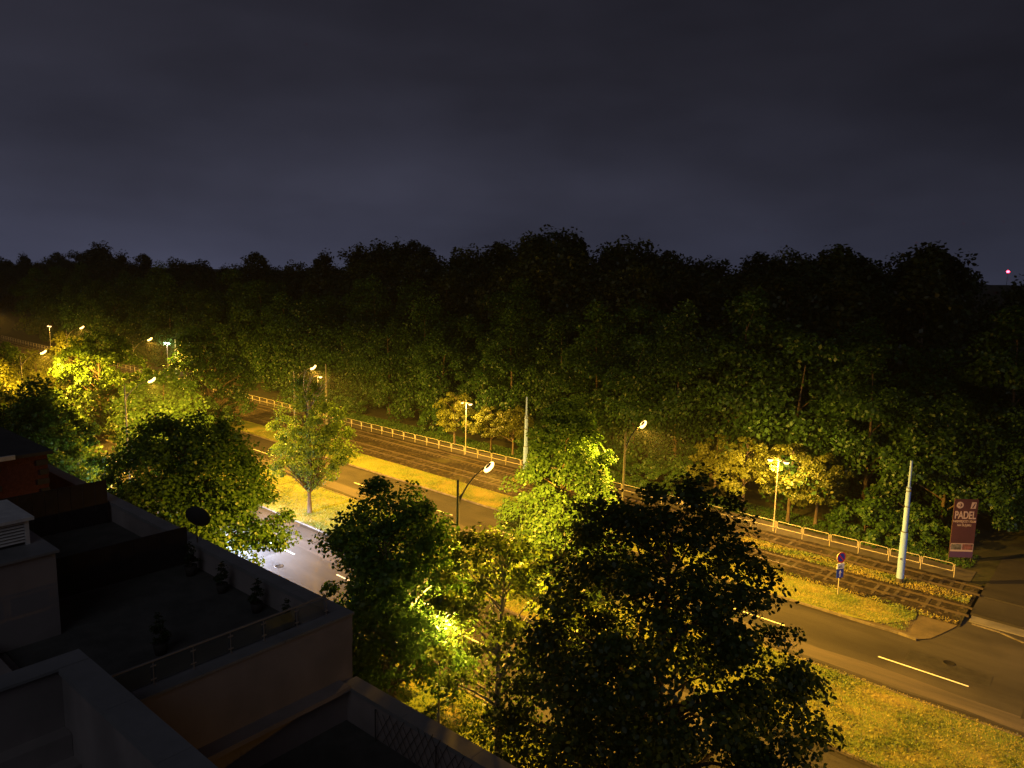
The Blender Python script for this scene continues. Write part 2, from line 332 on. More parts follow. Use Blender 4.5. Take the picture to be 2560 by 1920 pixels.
# ------------------------------------------------------------------ tram tracks
def track(vc, label):
    t = empty('tram_track', (0, 0, 0), label=label, cat='tram track', group='tram tracks in the ballast')
    for sgn in (-1, 1):
        m = MB(); v = vc + sgn * .72
        m.box(-260, -6.6, v - .032, v + .032, .24, .28, lambda x, y, z: (x, YV(x, y), z)); m.box(-260, -6.6, v - .012, v + .012, .12, .241, lambda x, y, z: (x, YV(x, y), z))
        m.build('rail', M['rail'], t)
    def sl(m, x):
        dz = rb.uniform(-.03, .018); m.box(x - .11, x + .11, vc - 1.22, vc + 1.22, .0, .168 + dz, lambda a, y, z: (a, YV(a, y), z))
    for i in range(100): m = MB(); sl(m, -7.2 - .66 * i); m.build('sleeper', M['sleeper'], t)
    m = MB()
    for i in range(100, 380): sl(m, -7.2 - .66 * i)
    tag(m.build('sleeper', M['sleeper'], t), kind='stuff')
track(56.05, 'steel tram track on ballast, nearer the grass verge'); track(60.45, 'steel tram track on ballast, nearer the pedestrian railing')

# ------------------------------------------------------------------ pedestrian railing
fence = empty('pedestrian_railing', (-8.65, YV(-8.65, 62.6), 0), label='long yellow-lit tubular guard railing in front of the dark wood', cat='railing')
def railpanel(m, x0, L=2.29):
    r = .13; a = x0 + .10; b = x0 + L - .10; zt, zb = 1.08, .50; pts = []
    for cx, cz, t0 in ((b - r, zt - r, 0), (a + r, zt - r, 90), (a + .03, zb + .03, 180), (b - .03, zb + .03, 270)):
        rr = r if cz > .8 else .03
        for k in range(4):
            t = math.radians(t0 + 30 * k); pts.append((cx + rr * math.cos(t), cz + rr * math.sin(t)))
    pts.append(pts[0]); m.tube([(x, YV(x, 62.6), z) for x, z in pts], .026, 6, False)
    for x in (x0 + L,): m.tube([(x, YV(x, 62.6), -.05), (x, YV(x, 62.6), 1.06)], .030, 6)
    for z in (.55, .95): m.tube([(x0 + L - .12, YV(x0 + L, 62.6), z), (x0 + L + .02, YV(x0 + L, 62.6), z)], .012, 4)
XP = [-8.70 - 2.29 * (i + 1) for i in range(108)]
for x in XP[:100]:
    m = MB(); railpanel(m, x); m.build('railing_panel', M['yellow'], fence, (x, YV(x, 62.6), 0)).location = Vector((x, YV(x, 62.6), 0)) - fence.location
m = MB()
for x in XP[100:]: railpanel(m, x)
o = m.build('railing_panel', M['yellow'], fence); o.location = -fence.location; tag(o, kind='stuff')

# ------------------------------------------------------------------ lamps
def add_spot(parent, loc, col, power, road=False, rad=.12):
    # road lanterns throw their light forward and to the sides along the road, little upwards or back
    l = bpy.data.lights.new('lamp_light', 'POINT'); l.color = col; l.energy = power; l.shadow_soft_size = rad
    if road:
        l.use_nodes = True; t = l.node_tree; L = t.links.new; e = [n for n in t.nodes if n.type == 'EMISSION'][0]
        c = N('ShaderNodeTexCoord', t); sp = N('ShaderNodeSeparateXYZ', t); L(c.outputs['Normal'], sp.inputs[0])
        def curve(src, pts):
            m_ = N('ShaderNodeMapRange', t); m_.inputs[1].default_value = -1; m_.inputs[2].default_value = 1; L(src, m_.inputs[0])
            f = N('ShaderNodeFloatCurve', t); L(m_.outputs[0], f.inputs['Value']); cv = f.mapping.curves[0]
            cv.points[0].location = ((pts[0][0] + 1) / 2, pts[0][1]); cv.points[1].location = ((pts[-1][0] + 1) / 2, pts[-1][1])
            for a_, b_ in pts[1:-1]: cv.points.new((a_ + 1) / 2, b_)
            for p_ in cv.points: p_.handle_type = 'VECTOR'
            f.mapping.update(); return f.outputs[0]
        up = curve(sp.outputs['Z'], [(-1, .8), (-.65, 1.0), (-.5, 1.0), (-.35, .60), (-.2, .12), (0, .03), (1, .0)] if road == 'down' else [(-1, .36), (-.75, .55), (-.5, .95), (-.32, 1.0), (-.18, .55), (-.06, .22), (.05, .085), (.5, .02), (1, .0)])
        fw = curve(sp.outputs['Y'], [(-1, 1), (0, 1), (1, 1)] if road == 'down' else [(-1, .06), (-.84, .12), (-.6, .60), (-.3, .85), (.05, .95), (.5, 1), (1, .9)])
        ml = N('ShaderNodeMath', t, operation='MULTIPLY'); L(up, ml.inputs[0]); L(fw, ml.inputs[1]); L(ml.outputs[0], e.inputs['Strength'])
    o = bpy.data.objects.new('lamp_light', l); COL.objects.link(o); o.parent = parent; o.location = loc
def road_lamp(x, v, label, power=P_ROAD, glass='glass_s', col=SODIUM, reach=2.2):
    y = YV(x, v); t = empty('street_lamp', (x, y, 0), 0.03, label=label, cat='street lamp', group='tall road lamps with a curved arm')
    m = MB(); m.tube([(0, 0, -.1), (0, 0, 1.2), (0, 0, 1.25), (0, 0, 6.5), (0, 0, 11.66)], [.125, .12, .095, .085, .062], 10)
    m.box(-.16, .16, -.16, .16, 0, .05); m.build('pole', M['lamppole'], t)
    m = MB(); p = [(0, .05, 10.45), (0, .35, 10.85), (0, .75, 11.25), (0, 1.25, 11.58), (0, 1.75, 11.78), (0, reach - .15, 11.88)]
    m.tube(p, [.055, .05, .042, .038, .035, .035], 8)
    m.add([(-.02, .05, 10.2), (-.02, .42, 10.92), (-.02, .05, 10.75), (.02, .05, 10.2), (.02, .42, 10.92), (.02, .05, 10.75)], [(0, 1, 2), (3, 5, 4), (0, 3, 4, 1), (1, 4, 5, 2), (2, 5, 3, 0)])
    m.build('arm', M['lamppole'], t)
    m = MB(); prof = [(.01, .085), (.07, .08), (.11, .055), (.125, .01)]; m.lathe(prof, 16, (0, 0, 0), .75, 1.9); hd = m.build('lamp_head', M['lamppole'], t); hd.location = (0, reach + .18, 11.93); hd.rotation_euler = (math.radians(30), 0, 0)
    m = MB(); m.lathe([(.12, .012), (.19, -.01), (.22, -.07), (.19, -.17), (.11, -.24), (.01, -.26)], 16, (0, 0, 0), .85, 1.85); m.build('lamp_glass', M[glass], hd)
    add_spot(t, (0, reach + .22, 11.50), col, power, True)
    return t
road_lamp(-25.45, 25.7, 'tall dark road lamp rising out of the trees, lit head before the tram tracks')
road_lamp(-25.49, 41.7, 'road lamp glowing just right of the bright pear-shaped tree')
road_lamp(-65.8, 41.7, 'road lamp glowing above the thin tree with dead branches', 105000)
road_lamp(-67.6, 25.7, 'road lamp with slim pole standing left of the big round tree')
road_lamp(-133.0, 41.7, 'far road lamp glowing at upper left, beside the distant railing')
road_lamp(-97.5, 25.7, 'leftmost visible road lamp, glowing low among the left trees')
road_lamp(-106.5, 41.7, 'road lamp hidden among the crowns at left, its light on the leaves around it')
road_lamp(-190.0, 41.7, 'most distant road lamp at the left edge of the photo')
road_lamp(9.0, 42.4, 'cool white road lamp added outside the right edge, past the side road', 4500, 'glass_c', COOL)  # added out of view to give the masts and banner cool light
road_lamp(15.5, 25.7, 'road lamp outside the right edge of the photo', 9000)

def park_lamp(x, y, label, lit=(1, 1), power=P_PARK, glass='glass_w', col=WARM, h=6.5, rz=0.0, road=False):
    t = empty('park_lantern', (x, y, 0), rz, label=label, cat='park lantern', group='park lanterns with two lamp bowls')
    m = MB(); m.tube([(0, 0, -.1), (0, 0, .9), (0, 0, .95), (0, 0, h)], [.085, .08, .055, .045], 8); m.tube([(0, 0, h), (0, 0, h + .25)], [.03, .008], 6); m.build('pole', M['parkpole'], t)
    m = MB()
    for s in (-1, 1): m.tube([(0, 0, h - .25), (s * .28, 0, h - .02), (s * .55, 0, h), (s * .7, 0, h - .05)], .022, 6)
    m.build('crossarm', M['parkpole'], t)
    for i, s in enumerate((-1, 1)):
        m = MB(); m.lathe([(.02, .12), (.10, .10), (.27, .02), (.28, .0)], 14, (s * .7, 0, h - .1)); sh = m.build('lamp_shade', M['lamppole'], t)
        m = MB(); m.lathe([(.25, .0), (.23, -.11), (.15, -.20), (.01, -.23)], 14, (s * .7, 0, h - .1)); m.build('lamp_bowl', M[glass if lit[i] else 'glass_off'], sh)
        if lit[i]: add_spot(t, (s * .7, 0, h - .46), col, power, road)
    return t
park_lamp(-61.5, YV(-61.5, 62.95), 'park lantern with only its right bowl lit, behind the railing left of the grey mast', (0, 1), 3200)
park_lamp(-22.8, YV(-22.8, 62.95), 'park lantern with both bowls lit among golden leaves at right', (1, 1), 2600)
park_lamp(-23.9, 23.4, 'park lantern glowing low inside the foliage beside the dark road lamp pole', (1, 1), 2900)
park_lamp(-62.9, 24.1, 'warm lantern in orange-lit leaves above the dark privacy screen', (0, 1), 3200)
park_lamp(-55.9, 25.2, 'cool bluish white lantern shining inside the big round tree', (0, 1), 120000, 'glass_c', COOL, 4.4, road='down')
park_lamp(-153.9, 71.5, 'distant white lantern pair against the dark wood at left', (1, 1), 500, 'glass_c', (1, .9, .7))
park_lamp(-92.6, 65.2, 'small lantern just below the lamp over the dead branches', (0, 1), 600)
park_lamp(-214, 69.4, 'distant park lantern in amber leaves at far left', (1, 1), 1500)

# tram masts
def tram_mast(x, v, label, h=9.3, paint='trampole'):
    y = YV(x, v); t = empty('tram_mast', (x, y, 0), 0, label=label, cat='tram mast', group='grey stepped steel masts between the tracks')
    m = MB(); m.tube([(0, 0, .45), (0, 0, 4.0)], [.255, .235], 18); m.tube([(0, 0, 4.0), (0, 0, 7.35)], [.185, .165], 18); m.tube([(0, 0, 7.35), (0, 0, h)], [.095, .085], 14); m.build('shaft', M[paint], t)
    m = MB(); m.tube([(0, 0, -.1), (0, 0, .46)], [.27, .26], 18); m.build('base_band', M['rust'], t)
    m = MB()
    for z, r in ((4.0, .245), (7.3, .19), (5.9, .19), (7.05, .185)): m.tube([(0, 0, z - .03), (0, 0, z + .03)], r, 18)
    m.tube([(-.1, -.19, 5.85), (-.55, -.3, 6.15)], .02, 5); m.tube([(.12, -.16, 7.2), (.22, -.26, 7.1)], .04, 6); m.build('clamp', M['rust'], t)
    m = MB(); m.box(-.05, .05, -.275, -.24, 1.9, 2.05); m.build('plate', M['rust'], t)
    return t
tram_mast(-48.2, 58.6, 'grey stepped tram mast left of the bright pear-shaped tree')
tram_mast(-11.5, 58.4, 'thick grey stepped tram mast beside the railing end at right')
tram_mast(-84.6, 58.6, 'dark tram mast behind the dead branches of the thin tree', 9.3, 'lamppole')
tram_mast(-131, 58.6, 'distant tram mast at upper left under the far road lamp')

# ------------------------------------------------------------------ sign, banner
def text_mesh(name, s, size, mt, parent, loc, rot=(math.pi / 2, 0, 0), sx=1, sy=1, bold=0.0, align='CENTER', ex=.006):
    cu = bpy.data.curves.new(name, 'FONT'); cu.body = s; cu.size = size; cu.extrude = ex; cu.offset = bold; cu.align_x = align; cu.align_y = 'CENTER'
    tmp = bpy.data.objects.new('tmp', cu); COL.objects.link(tmp); bpy.context.view_layer.update()
    me = bpy.data.meshes.new_from_object(tmp.evaluated_get(bpy.context.evaluated_depsgraph_get())); bpy.data.objects.remove(tmp)
    me.materials.clear(); me.materials.append(mt); o = bpy.data.objects.new(name, me); COL.objects.link(o); o.parent = parent; o.location = loc; o.rotation_euler = rot; o.scale = (sx, sy, 1)
    return o
s_ = empty('road_sign', (-14.2, YV(-14.2, 52.9), 0), math.radians(62), label='no-parking road sign with white and blue arrow plates on a thin post', cat='road sign')
m = MB(); m.tube([(0, .05, 0), (0, .05, 3.15)], .03, 8); m.build('post', M['yellow'], s_)
def disc(m, r0, r1, c, y0, y1, n=28):
    a = []; 
    for r in (r0, r1):
        for y in (y0, y1): a.append([(c[0] + r * math.cos(2 * math.pi * k / n), y, c[2] + r * math.sin(2 * math.pi * k / n)) for k in range(n)])
    vs = sum(a, [])
    fs = []
    for k in range(n):
        q = (k + 1) % n
        fs += [(k, q, 2 * n + q, 2 * n + k), (n + k, 3 * n + k, 3 * n + q, n + q), (2 * n + k, 2 * n + q, 3 * n + q, 3 * n + k)]
        if r0 > 0: fs.append((k, n + k, n + q, q))
    m.add(vs, fs)
m = MB(); disc(m, .0001, .40, (0, 0, 2.85), .0, .03); rp = m.build('round_plate', M['signback'], s_)
m = MB(); disc(m, .30, .39, (0, 0, 2.85), -.006, .0); m.build('red_rim', M['signred'], rp)
m = MB(); disc(m, .0001, .305, (0, 0, 2.85), -.004, .0); m.build('blue_face', M['signblue'], rp)
m = MB(); c45 = math.sqrt(.5)
def bar(m, a, b, w, y0, y1):
    a = Vector((a[0], 0, a[1])); b = Vector((b[0], 0, b[1])); d = (b - a).normalized(); q = Vector((-d.z, 0, d.x)) * w
    vs = [a - q, b - q, b + q, a + q]; m.add([(p.x, y0, p.z) for p in vs] + [(p.x, y1, p.z) for p in vs], [(0, 1, 2, 3), (4, 7, 6, 5), (0, 4, 5, 1), (1, 5, 6, 2), (2, 6, 7, 3), (3, 7, 4, 0)])
bar(m, (-.22, 3.07), (.22, 2.63), .045, -.009, -.004); m.build('red_bar', M['signred'], rp)
m = MB(); m.box(-.33, .33, 0, .03, 2.02, 2.42); wp = m.build('white_plate', M['signwhite'], s_)
m = MB(); bar(m, (-.18, 2.14), (.18, 2.20), .02, -.005, 0); bar(m, (-.14, 2.20), (.10, 2.27), .02, -.005, 0); m.box(-.20, .20, -.004, 0, 2.08, 2.11); m.build('tow_pictogram', M['ink'], wp)
m = MB(); m.box(-.31, .31, 0, .03, 1.36, 2.0); bp_ = m.build('blue_plate', M['signblue'], s_)
m = MB(); m.box(-.045, .045, -.006, 0, 1.44, 1.78); m.add([(-.13, -.006, 1.70), (.13, -.006, 1.70), (0, -.006, 1.94), (-.13, 0, 1.70), (.13, 0, 1.70), (0, 0, 1.94)], [(0, 1, 2), (3, 5, 4), (0, 3, 4, 1), (1, 4, 5, 2), (2, 5, 3, 0)]); m.build('white_arrow', M['signwhite'], bp_)

bn = empty('advertising_banner', (-8.95, 66.6, 0), math.atan2(1.15, 1.45), label='tall plum banner with an arrow and the word PADEL beyond the railing end', cat='banner')
W2 = .92
m = MB(); m.box(-W2, W2, 0, .06, .35, 5.15); pn = m.build('banner_panel', M['plum'], bn)
m = MB(); m.tube([(-W2 + .05, .1, 0), (-W2 + .05, .1, 5.2)], .04, 8); m.tube([(W2 - .05, .1, 0), (W2 - .05, .1, 5.2)], .04, 8); m.build('frame', M['rust'], bn)
text_mesh('banner_title', 'PADEL', .86, M['bannerink'], pn, (0.0, -.006, 3.82), sx=.66, bold=.018)
text_mesh('banner_subtitle', 'NAJWIĘKSZY KLUB', .255, M['bannerink'], pn, (0, -.006, 3.33), sx=.80, bold=.004)
text_mesh('banner_subtitle', 'NA ŚLĄSKU', .255, M['bannerink'], pn, (0, -.006, 3.02), sx=.80, bold=.004)
m = MB(); disc(m, .0001, .27, (-.48, 0, 4.66), -.006, .0, 32); dk = m.build('arrow_disc', M['bannerink'], pn)
m = MB(); bar(m, (-.65, 4.66), (-.36, 4.66), .03, -.011, -.006); bar(m, (-.47, 4.80), (-.33, 4.67), .032, -.011, -.006); bar(m, (-.47, 4.52), (-.33, 4.65), .032, -.0112, -.006); m.build('arrow', M['plum'], dk)
m = MB(); m.add([(.34, -.006, 4.40), (.74, -.006, 4.40), (.78, -.006, 4.92), (.42, -.006, 4.92)], [(0, 1, 2, 3)]); lg = m.build('club_emblem', M['bannerink'], pn)
m = MB(); m.add([(.44, -.010, 4.46), (.56, -.010, 4.46), (.70, -.010, 4.78), (.66, -.010, 4.88), (.58, -.010, 4.72)], [(0, 1, 2, 3, 4)]); m.build('emblem_figure', M['plum'], lg)
m = MB(); m.box(-W2 + .04, W2 - .04, -.005, 0, .85, 1.52); ph = m.build('photo_strip', M['bannerink'], pn)
m = MB(); m.box(-W2 + .08, -.03, -.009, -.005, 1.00, 1.47); m.build('court_photo', M['photo1'], ph)
m = MB(); m.box(.03, W2 - .08, -.009, -.005, 1.00, 1.47); m.build('hall_photo', M['photo2'], ph)
m = MB(); m.box(-W2 + .01, W2 - .01, -.004, 0, .37, .84); vi = m.build('violet_strip', M['violet'], pn)

# red beacons far off
t = empty('radio_mast', (-48.0, 400, 0), label='distant slender mast with a red beacon at the right edge of the sky', cat='mast')
m = MB(); m.tube([(0, 0, 15), (0, 0, 27.0)], [.14, .06], 6); m.build('mast_pole', M['rust'], t)
m = MB(); m.lathe([(.01, -.45), (.55, -.25), (.62, .1), (.3, .5), (.01, .45)], 10, (0, 0, 27.3)); m.build('red_beacon', M['red'], t)
t = empty('distant_tower_house', (-46.5, 404, 0), label='low dark building on the horizon with two small red roof lights', cat='building')
m = MB(); m.box(-3, 3, -3, 3, 10, 17.8); m.box(-.9, .9, -.9, .9, 17.8, 19.3); m.box(-1.2, 1.2, -1.2, 1.2, 18.9, 19.1); m.build('wall', M['roofdark'], t)
for dx in (-1.9, 1.6): m = MB(); m.lathe([(.01, -.15), (.16, 0), (.01, .15)], 8, (dx, -1, 18.5)); m.tube([(dx, -1, 17.8), (dx, -1, 18.4)], .03, 4); m.build('roof_light', M['red'], t)
#BUILDING
# ------------------------------------------------------------------ the block of flats below the camera
bd = empty('apartment_building', (-18.0, 13.8, 0), label='dark stepped block of flats with roof terraces in the lower left', cat='building')
def bp(m, name, mt, parent=bd, **kw):
    o = m.build(name, mt, parent, tuple(parent.location)); o.location = (0, 0, 0); return tag(o, **kw)
m = MB(); m.box(-62, -18, -9, 13.78, 0, 10.33); m.box(-18.0, 7, -9, 13.78, 0, 7.93); m.box(-62, -18.47, -9, 5.85, 10.33, 10.9); bp(m, 'outer_wall', M['plaster'])
m = MB(); m.box(-62, -18.42, 6.34, 13.38, 10.335, 10.4); m.box(-17.98, 7, -8, 13.33, 7.935, 8.0); bp(m, 'terrace_floor', M['terrace'])
m = MB(); m.box(-62, -18.42, 13.38, 13.80, 10.331, 11.27); m.box(-18.42, -18.0, 6.345, 13.80, 10.331, 11.27); m.box(-17.99, 7, 13.36, 13.80, 7.931, 9.12); bp(m, 'parapet', M['plaster'])
def coping(a0, a1, b0, b1, z0, z1, axis, seg=2.1):
    m = MB(); n = max(1, int((a1 - a0) / seg))
    for i in range(n):
        p = a0 + (a1 - a0) * i / n + .006; q = a0 + (a1 - a0) * (i + 1) / n - .006
        if axis == 'x': m.box(p, q, b0, b1, z0, z1); m.box(p, q, b0, b0 + .02, z0 - .06, z0 + .001)
        else: m.box(b0, b1, p, q, z0, z1); m.box(b0, b0 + .02, p, q, z0 - .06, z0 + .001)
    return m
bp(coping(-62, -18.49, 13.32, 13.85, 11.272, 11.35, 'x'), 'coping', M['coping'])
bp(coping(6.4, 13.85, -18.48, -17.95, 11.272, 11.35, 'y'), 'coping', M['coping'])
bp(coping(-17.9, 7, 13.30, 13.85, 9.122, 9.20, 'x', 2.6), 'coping', M['coping'])
m = MB(); m.box(-18.0, -17.46, -9, 13.29, 9.12, 9.27); m.box(-18.0, -17.74, -9, 13.355, 8.001, 9.12); bp(m, 'wall_ledge', M['plaster'])
m = MB(); m.box(-18.9, 7, 5.86, 6.34, 8.0, 12.42); m.box(-19.3, -18.9, -9, 6.34, 8.0, 12.42); bp(m, 'dividing_wall', M['plaster'])
bp(coping(-18.74, 7, 5.75, 6.45, 12.422, 12.5, 'x', 2.4), 'coping', M['coping'])
bp(coping(-9, 6.45, -19.42, -18.76, 12.423, 12.5, 'y', 2.4), 'coping', M['coping'])
m = MB(); m.box(-34, -25.1, 5.87, 7.86, 10.401, 13.12); m.box(-34, -25.1, -9, 5.868, 10.901, 13.12); bp(m, 'stair_house_wall', M['plaster'])
m = MB(); m.box(-34.1, -25.0, -9, 7.95, 13.121, 13.2); bp(m, 'stair_house_roof', M['coping'])
m = MB(); m.box(-47, -38.0, -9, 11.85, 10.401, 13.35); bp(m, 'brick_penthouse_wall', M['brick'])
for z in range(6):
    for a, b in ((9.6, 9.85 + .12 * (z % 2)), (11.5 - .12 * (z % 2), 11.86)):
        m = MB(); m.box(-38.0, -37.94, a, b, 10.6 + z * .45, 10.85 + z * .45); bp(m, 'quoin', M['roofdark'])
m = MB(); m.box(-47.2, -37.8, -9, 12.05, 13.351, 13.5); m.box(-60, -47, -9, 12.4, 10.4, 14.1); m.box(-50, -48.4, 7.5, 9, 14.1, 15.0); bp(m, 'penthouse_roof', M['roofdark'])
m = MB(); m.box(-37.8, -37.7, 4, 10.5, 13.36, 13.56); bp(m, 'roof_edge', M['white'])
# railing on the terrace corner
hr = empty('terrace_handrail', (-18.4, 13.1, 11.35), label='thin metal handrail with short clamped posts and glass on the terrace wall', cat='railing')
m = MB(); m.tube([(-18.4, 6.5, 12.0), (-18.4, 13.12, 12.0)], .032, 8); m.tube([(-18.4, 13.1, 12.0), (-18.4, 13.1, 11.95)], .03, 6); bp(m, 'top_rail', M['steel'], hr)
for y in (13.1, 12.05, 10.95, 9.92, 8.85, 7.79):
    m = MB(); m.tube([(-18.4, y, 11.35), (-18.4, y, 11.99)], .017, 6); m.tube([(-18.4, y, 11.35), (-18.4, y, 11.37)], .05, 8)
    for z in (11.5, 11.86): m.tube([(-18.4, y - .075, z), (-18.4, y + .075, z)], .022, 6)
    bp(m, 'post', M['steel'], hr)
for a, b in ((12.12, 13.03), (11.02, 11.98), (9.99, 10.88), (8.92, 9.85), (7.86, 8.78), (6.55, 7.72)):
    m = MB(); m.box(-18.404, -18.396, a, b, 11.43, 11.93); bp(m, 'glass_pane', glassm, hr)
# louvred vent on the stair house
lv = empty('louvred_vent', (-26.6, 6.0, 13.2), label='pale louvred ventilation box on the low roof at the left edge', cat='vent box')
m = MB(); m.box(-28.5, -26.3, 2.5, 7.5, 13.2, 14.0); bp(m, 'box', M['roofdark'], lv)
m = MB()
for k in range(7):
    z = 13.3 + k * .10; m.add([(-26.29, 2.6, z + .05), (-26.29, 7.4, z + .05), (-26.22, 7.4, z), (-26.22, 2.6, z), (-26.27, 2.6, z + .065), (-26.27, 7.4, z + .065), (-26.20, 7.4, z + .01), (-26.20, 2.6, z + .01)], [(0, 1, 2, 3), (4, 7, 6, 5), (2, 1, 5, 6), (0, 3, 7, 4), (3, 2, 6, 7)])
bp(m, 'louvres', M['white'], lv)
m = MB(); m.box(-26.3, -26.2, 7.4, 7.52, 13.2, 14.0); m.box(-28.7, -26.1, 2.3, 7.65, 14.0, 14.1); bp(m, 'frame', M['white'], lv)
# privacy screens
for x, y0, y1, z, lab in ((-35.0, 8.2, 13.2, 12.42, 'dark privacy screen under the orange-lit leaves, farther one'), (-27.8, 8.2, 13.33, 11.92, 'dark low privacy screen beside the satellite dish')):
    t = empty('privacy_screen', (x, y1, 10.4), label=lab, cat='screen', group='privacy screens between roof terraces')
    m = MB(); k = int((y1 - y0) / .5)
    for i in range(k): m.box(x - .02, x + .02, y0 + (y1 - y0) * i / k + .01, y0 + (y1 - y0) * (i + 1) / k - .01, 10.45, z - .04)
    bp(m, 'panel', M['darkpanel'], t)
    m = MB(); m.box(x - .03, x + .03, y0, y1, z - .04, z); m.box(x - .03, x + .03, y1 - .06, y1, 10.4, z - .04); m.box(x - .03, x + .03, y0, y0 + .06, 10.4, z - .04); bp(m, 'frame', M['darkpanel'], t)
# satellite dish
dsh = empty('satellite_dish', (-27.3, 13.5, 11.35), label='round dark satellite dish on a short mast at the terrace parapet', cat='satellite dish')
m = MB(); m.tube([(0, 0, 0), (0, 0, .75)], .025, 8); m.build('mast', M['rust'], dsh)
m = MB(); prof = [(.02, 0), (.2, .02), (.36, .07), (.48, .13), (.50, .145), (.48, .15), (.2, .05), (.02, .03)]; m.lathe(prof, 28); d_ = m.build('reflector', M['dish'], dsh); d_.location = (0, 0, .95); d_.rotation_euler = (math.radians(68), 0, math.radians(215))
m = MB(); m.tube([(0, 0, .04), (0, -.30, .30), (0, -.06, .52)], .012, 5); m.tube([(0, -.06, .5), (0, -.03, .6)], .035, 8); a_ = m.build('feed_arm', M['rust'], dsh); a_.location = (0, 0, .95); a_.rotation_euler = d_.rotation_euler
# trellis behind the lower parapet
tr = empty('trellis', (-13, 13.26, 8.0), label='dark criss-cross trellis net along the inside of the lower terrace wall', cat='trellis')
m = MB(); rt = random.Random(4)
for i in range(34):
    x = -16.2 + i * .30; zt = 9.1 + rt.uniform(-.08, .22)
    m.tube([(x, 13.26, 8.1), (x + .62, 13.27, zt)], .011, 4); m.tube([(x + .62, 13.24, 8.1), (x, 13.25, zt - .05)], .011, 4)
bp(m, 'net', M['rust'], tr)
m = MB()
for x in (-16.2, -13.6, -11.0, -8.4, -6.2): m.tube([(x, 13.22, 8), (x, 13.22, 9.05)], .02, 5)
bp(m, 'stake', M['rust'], tr)

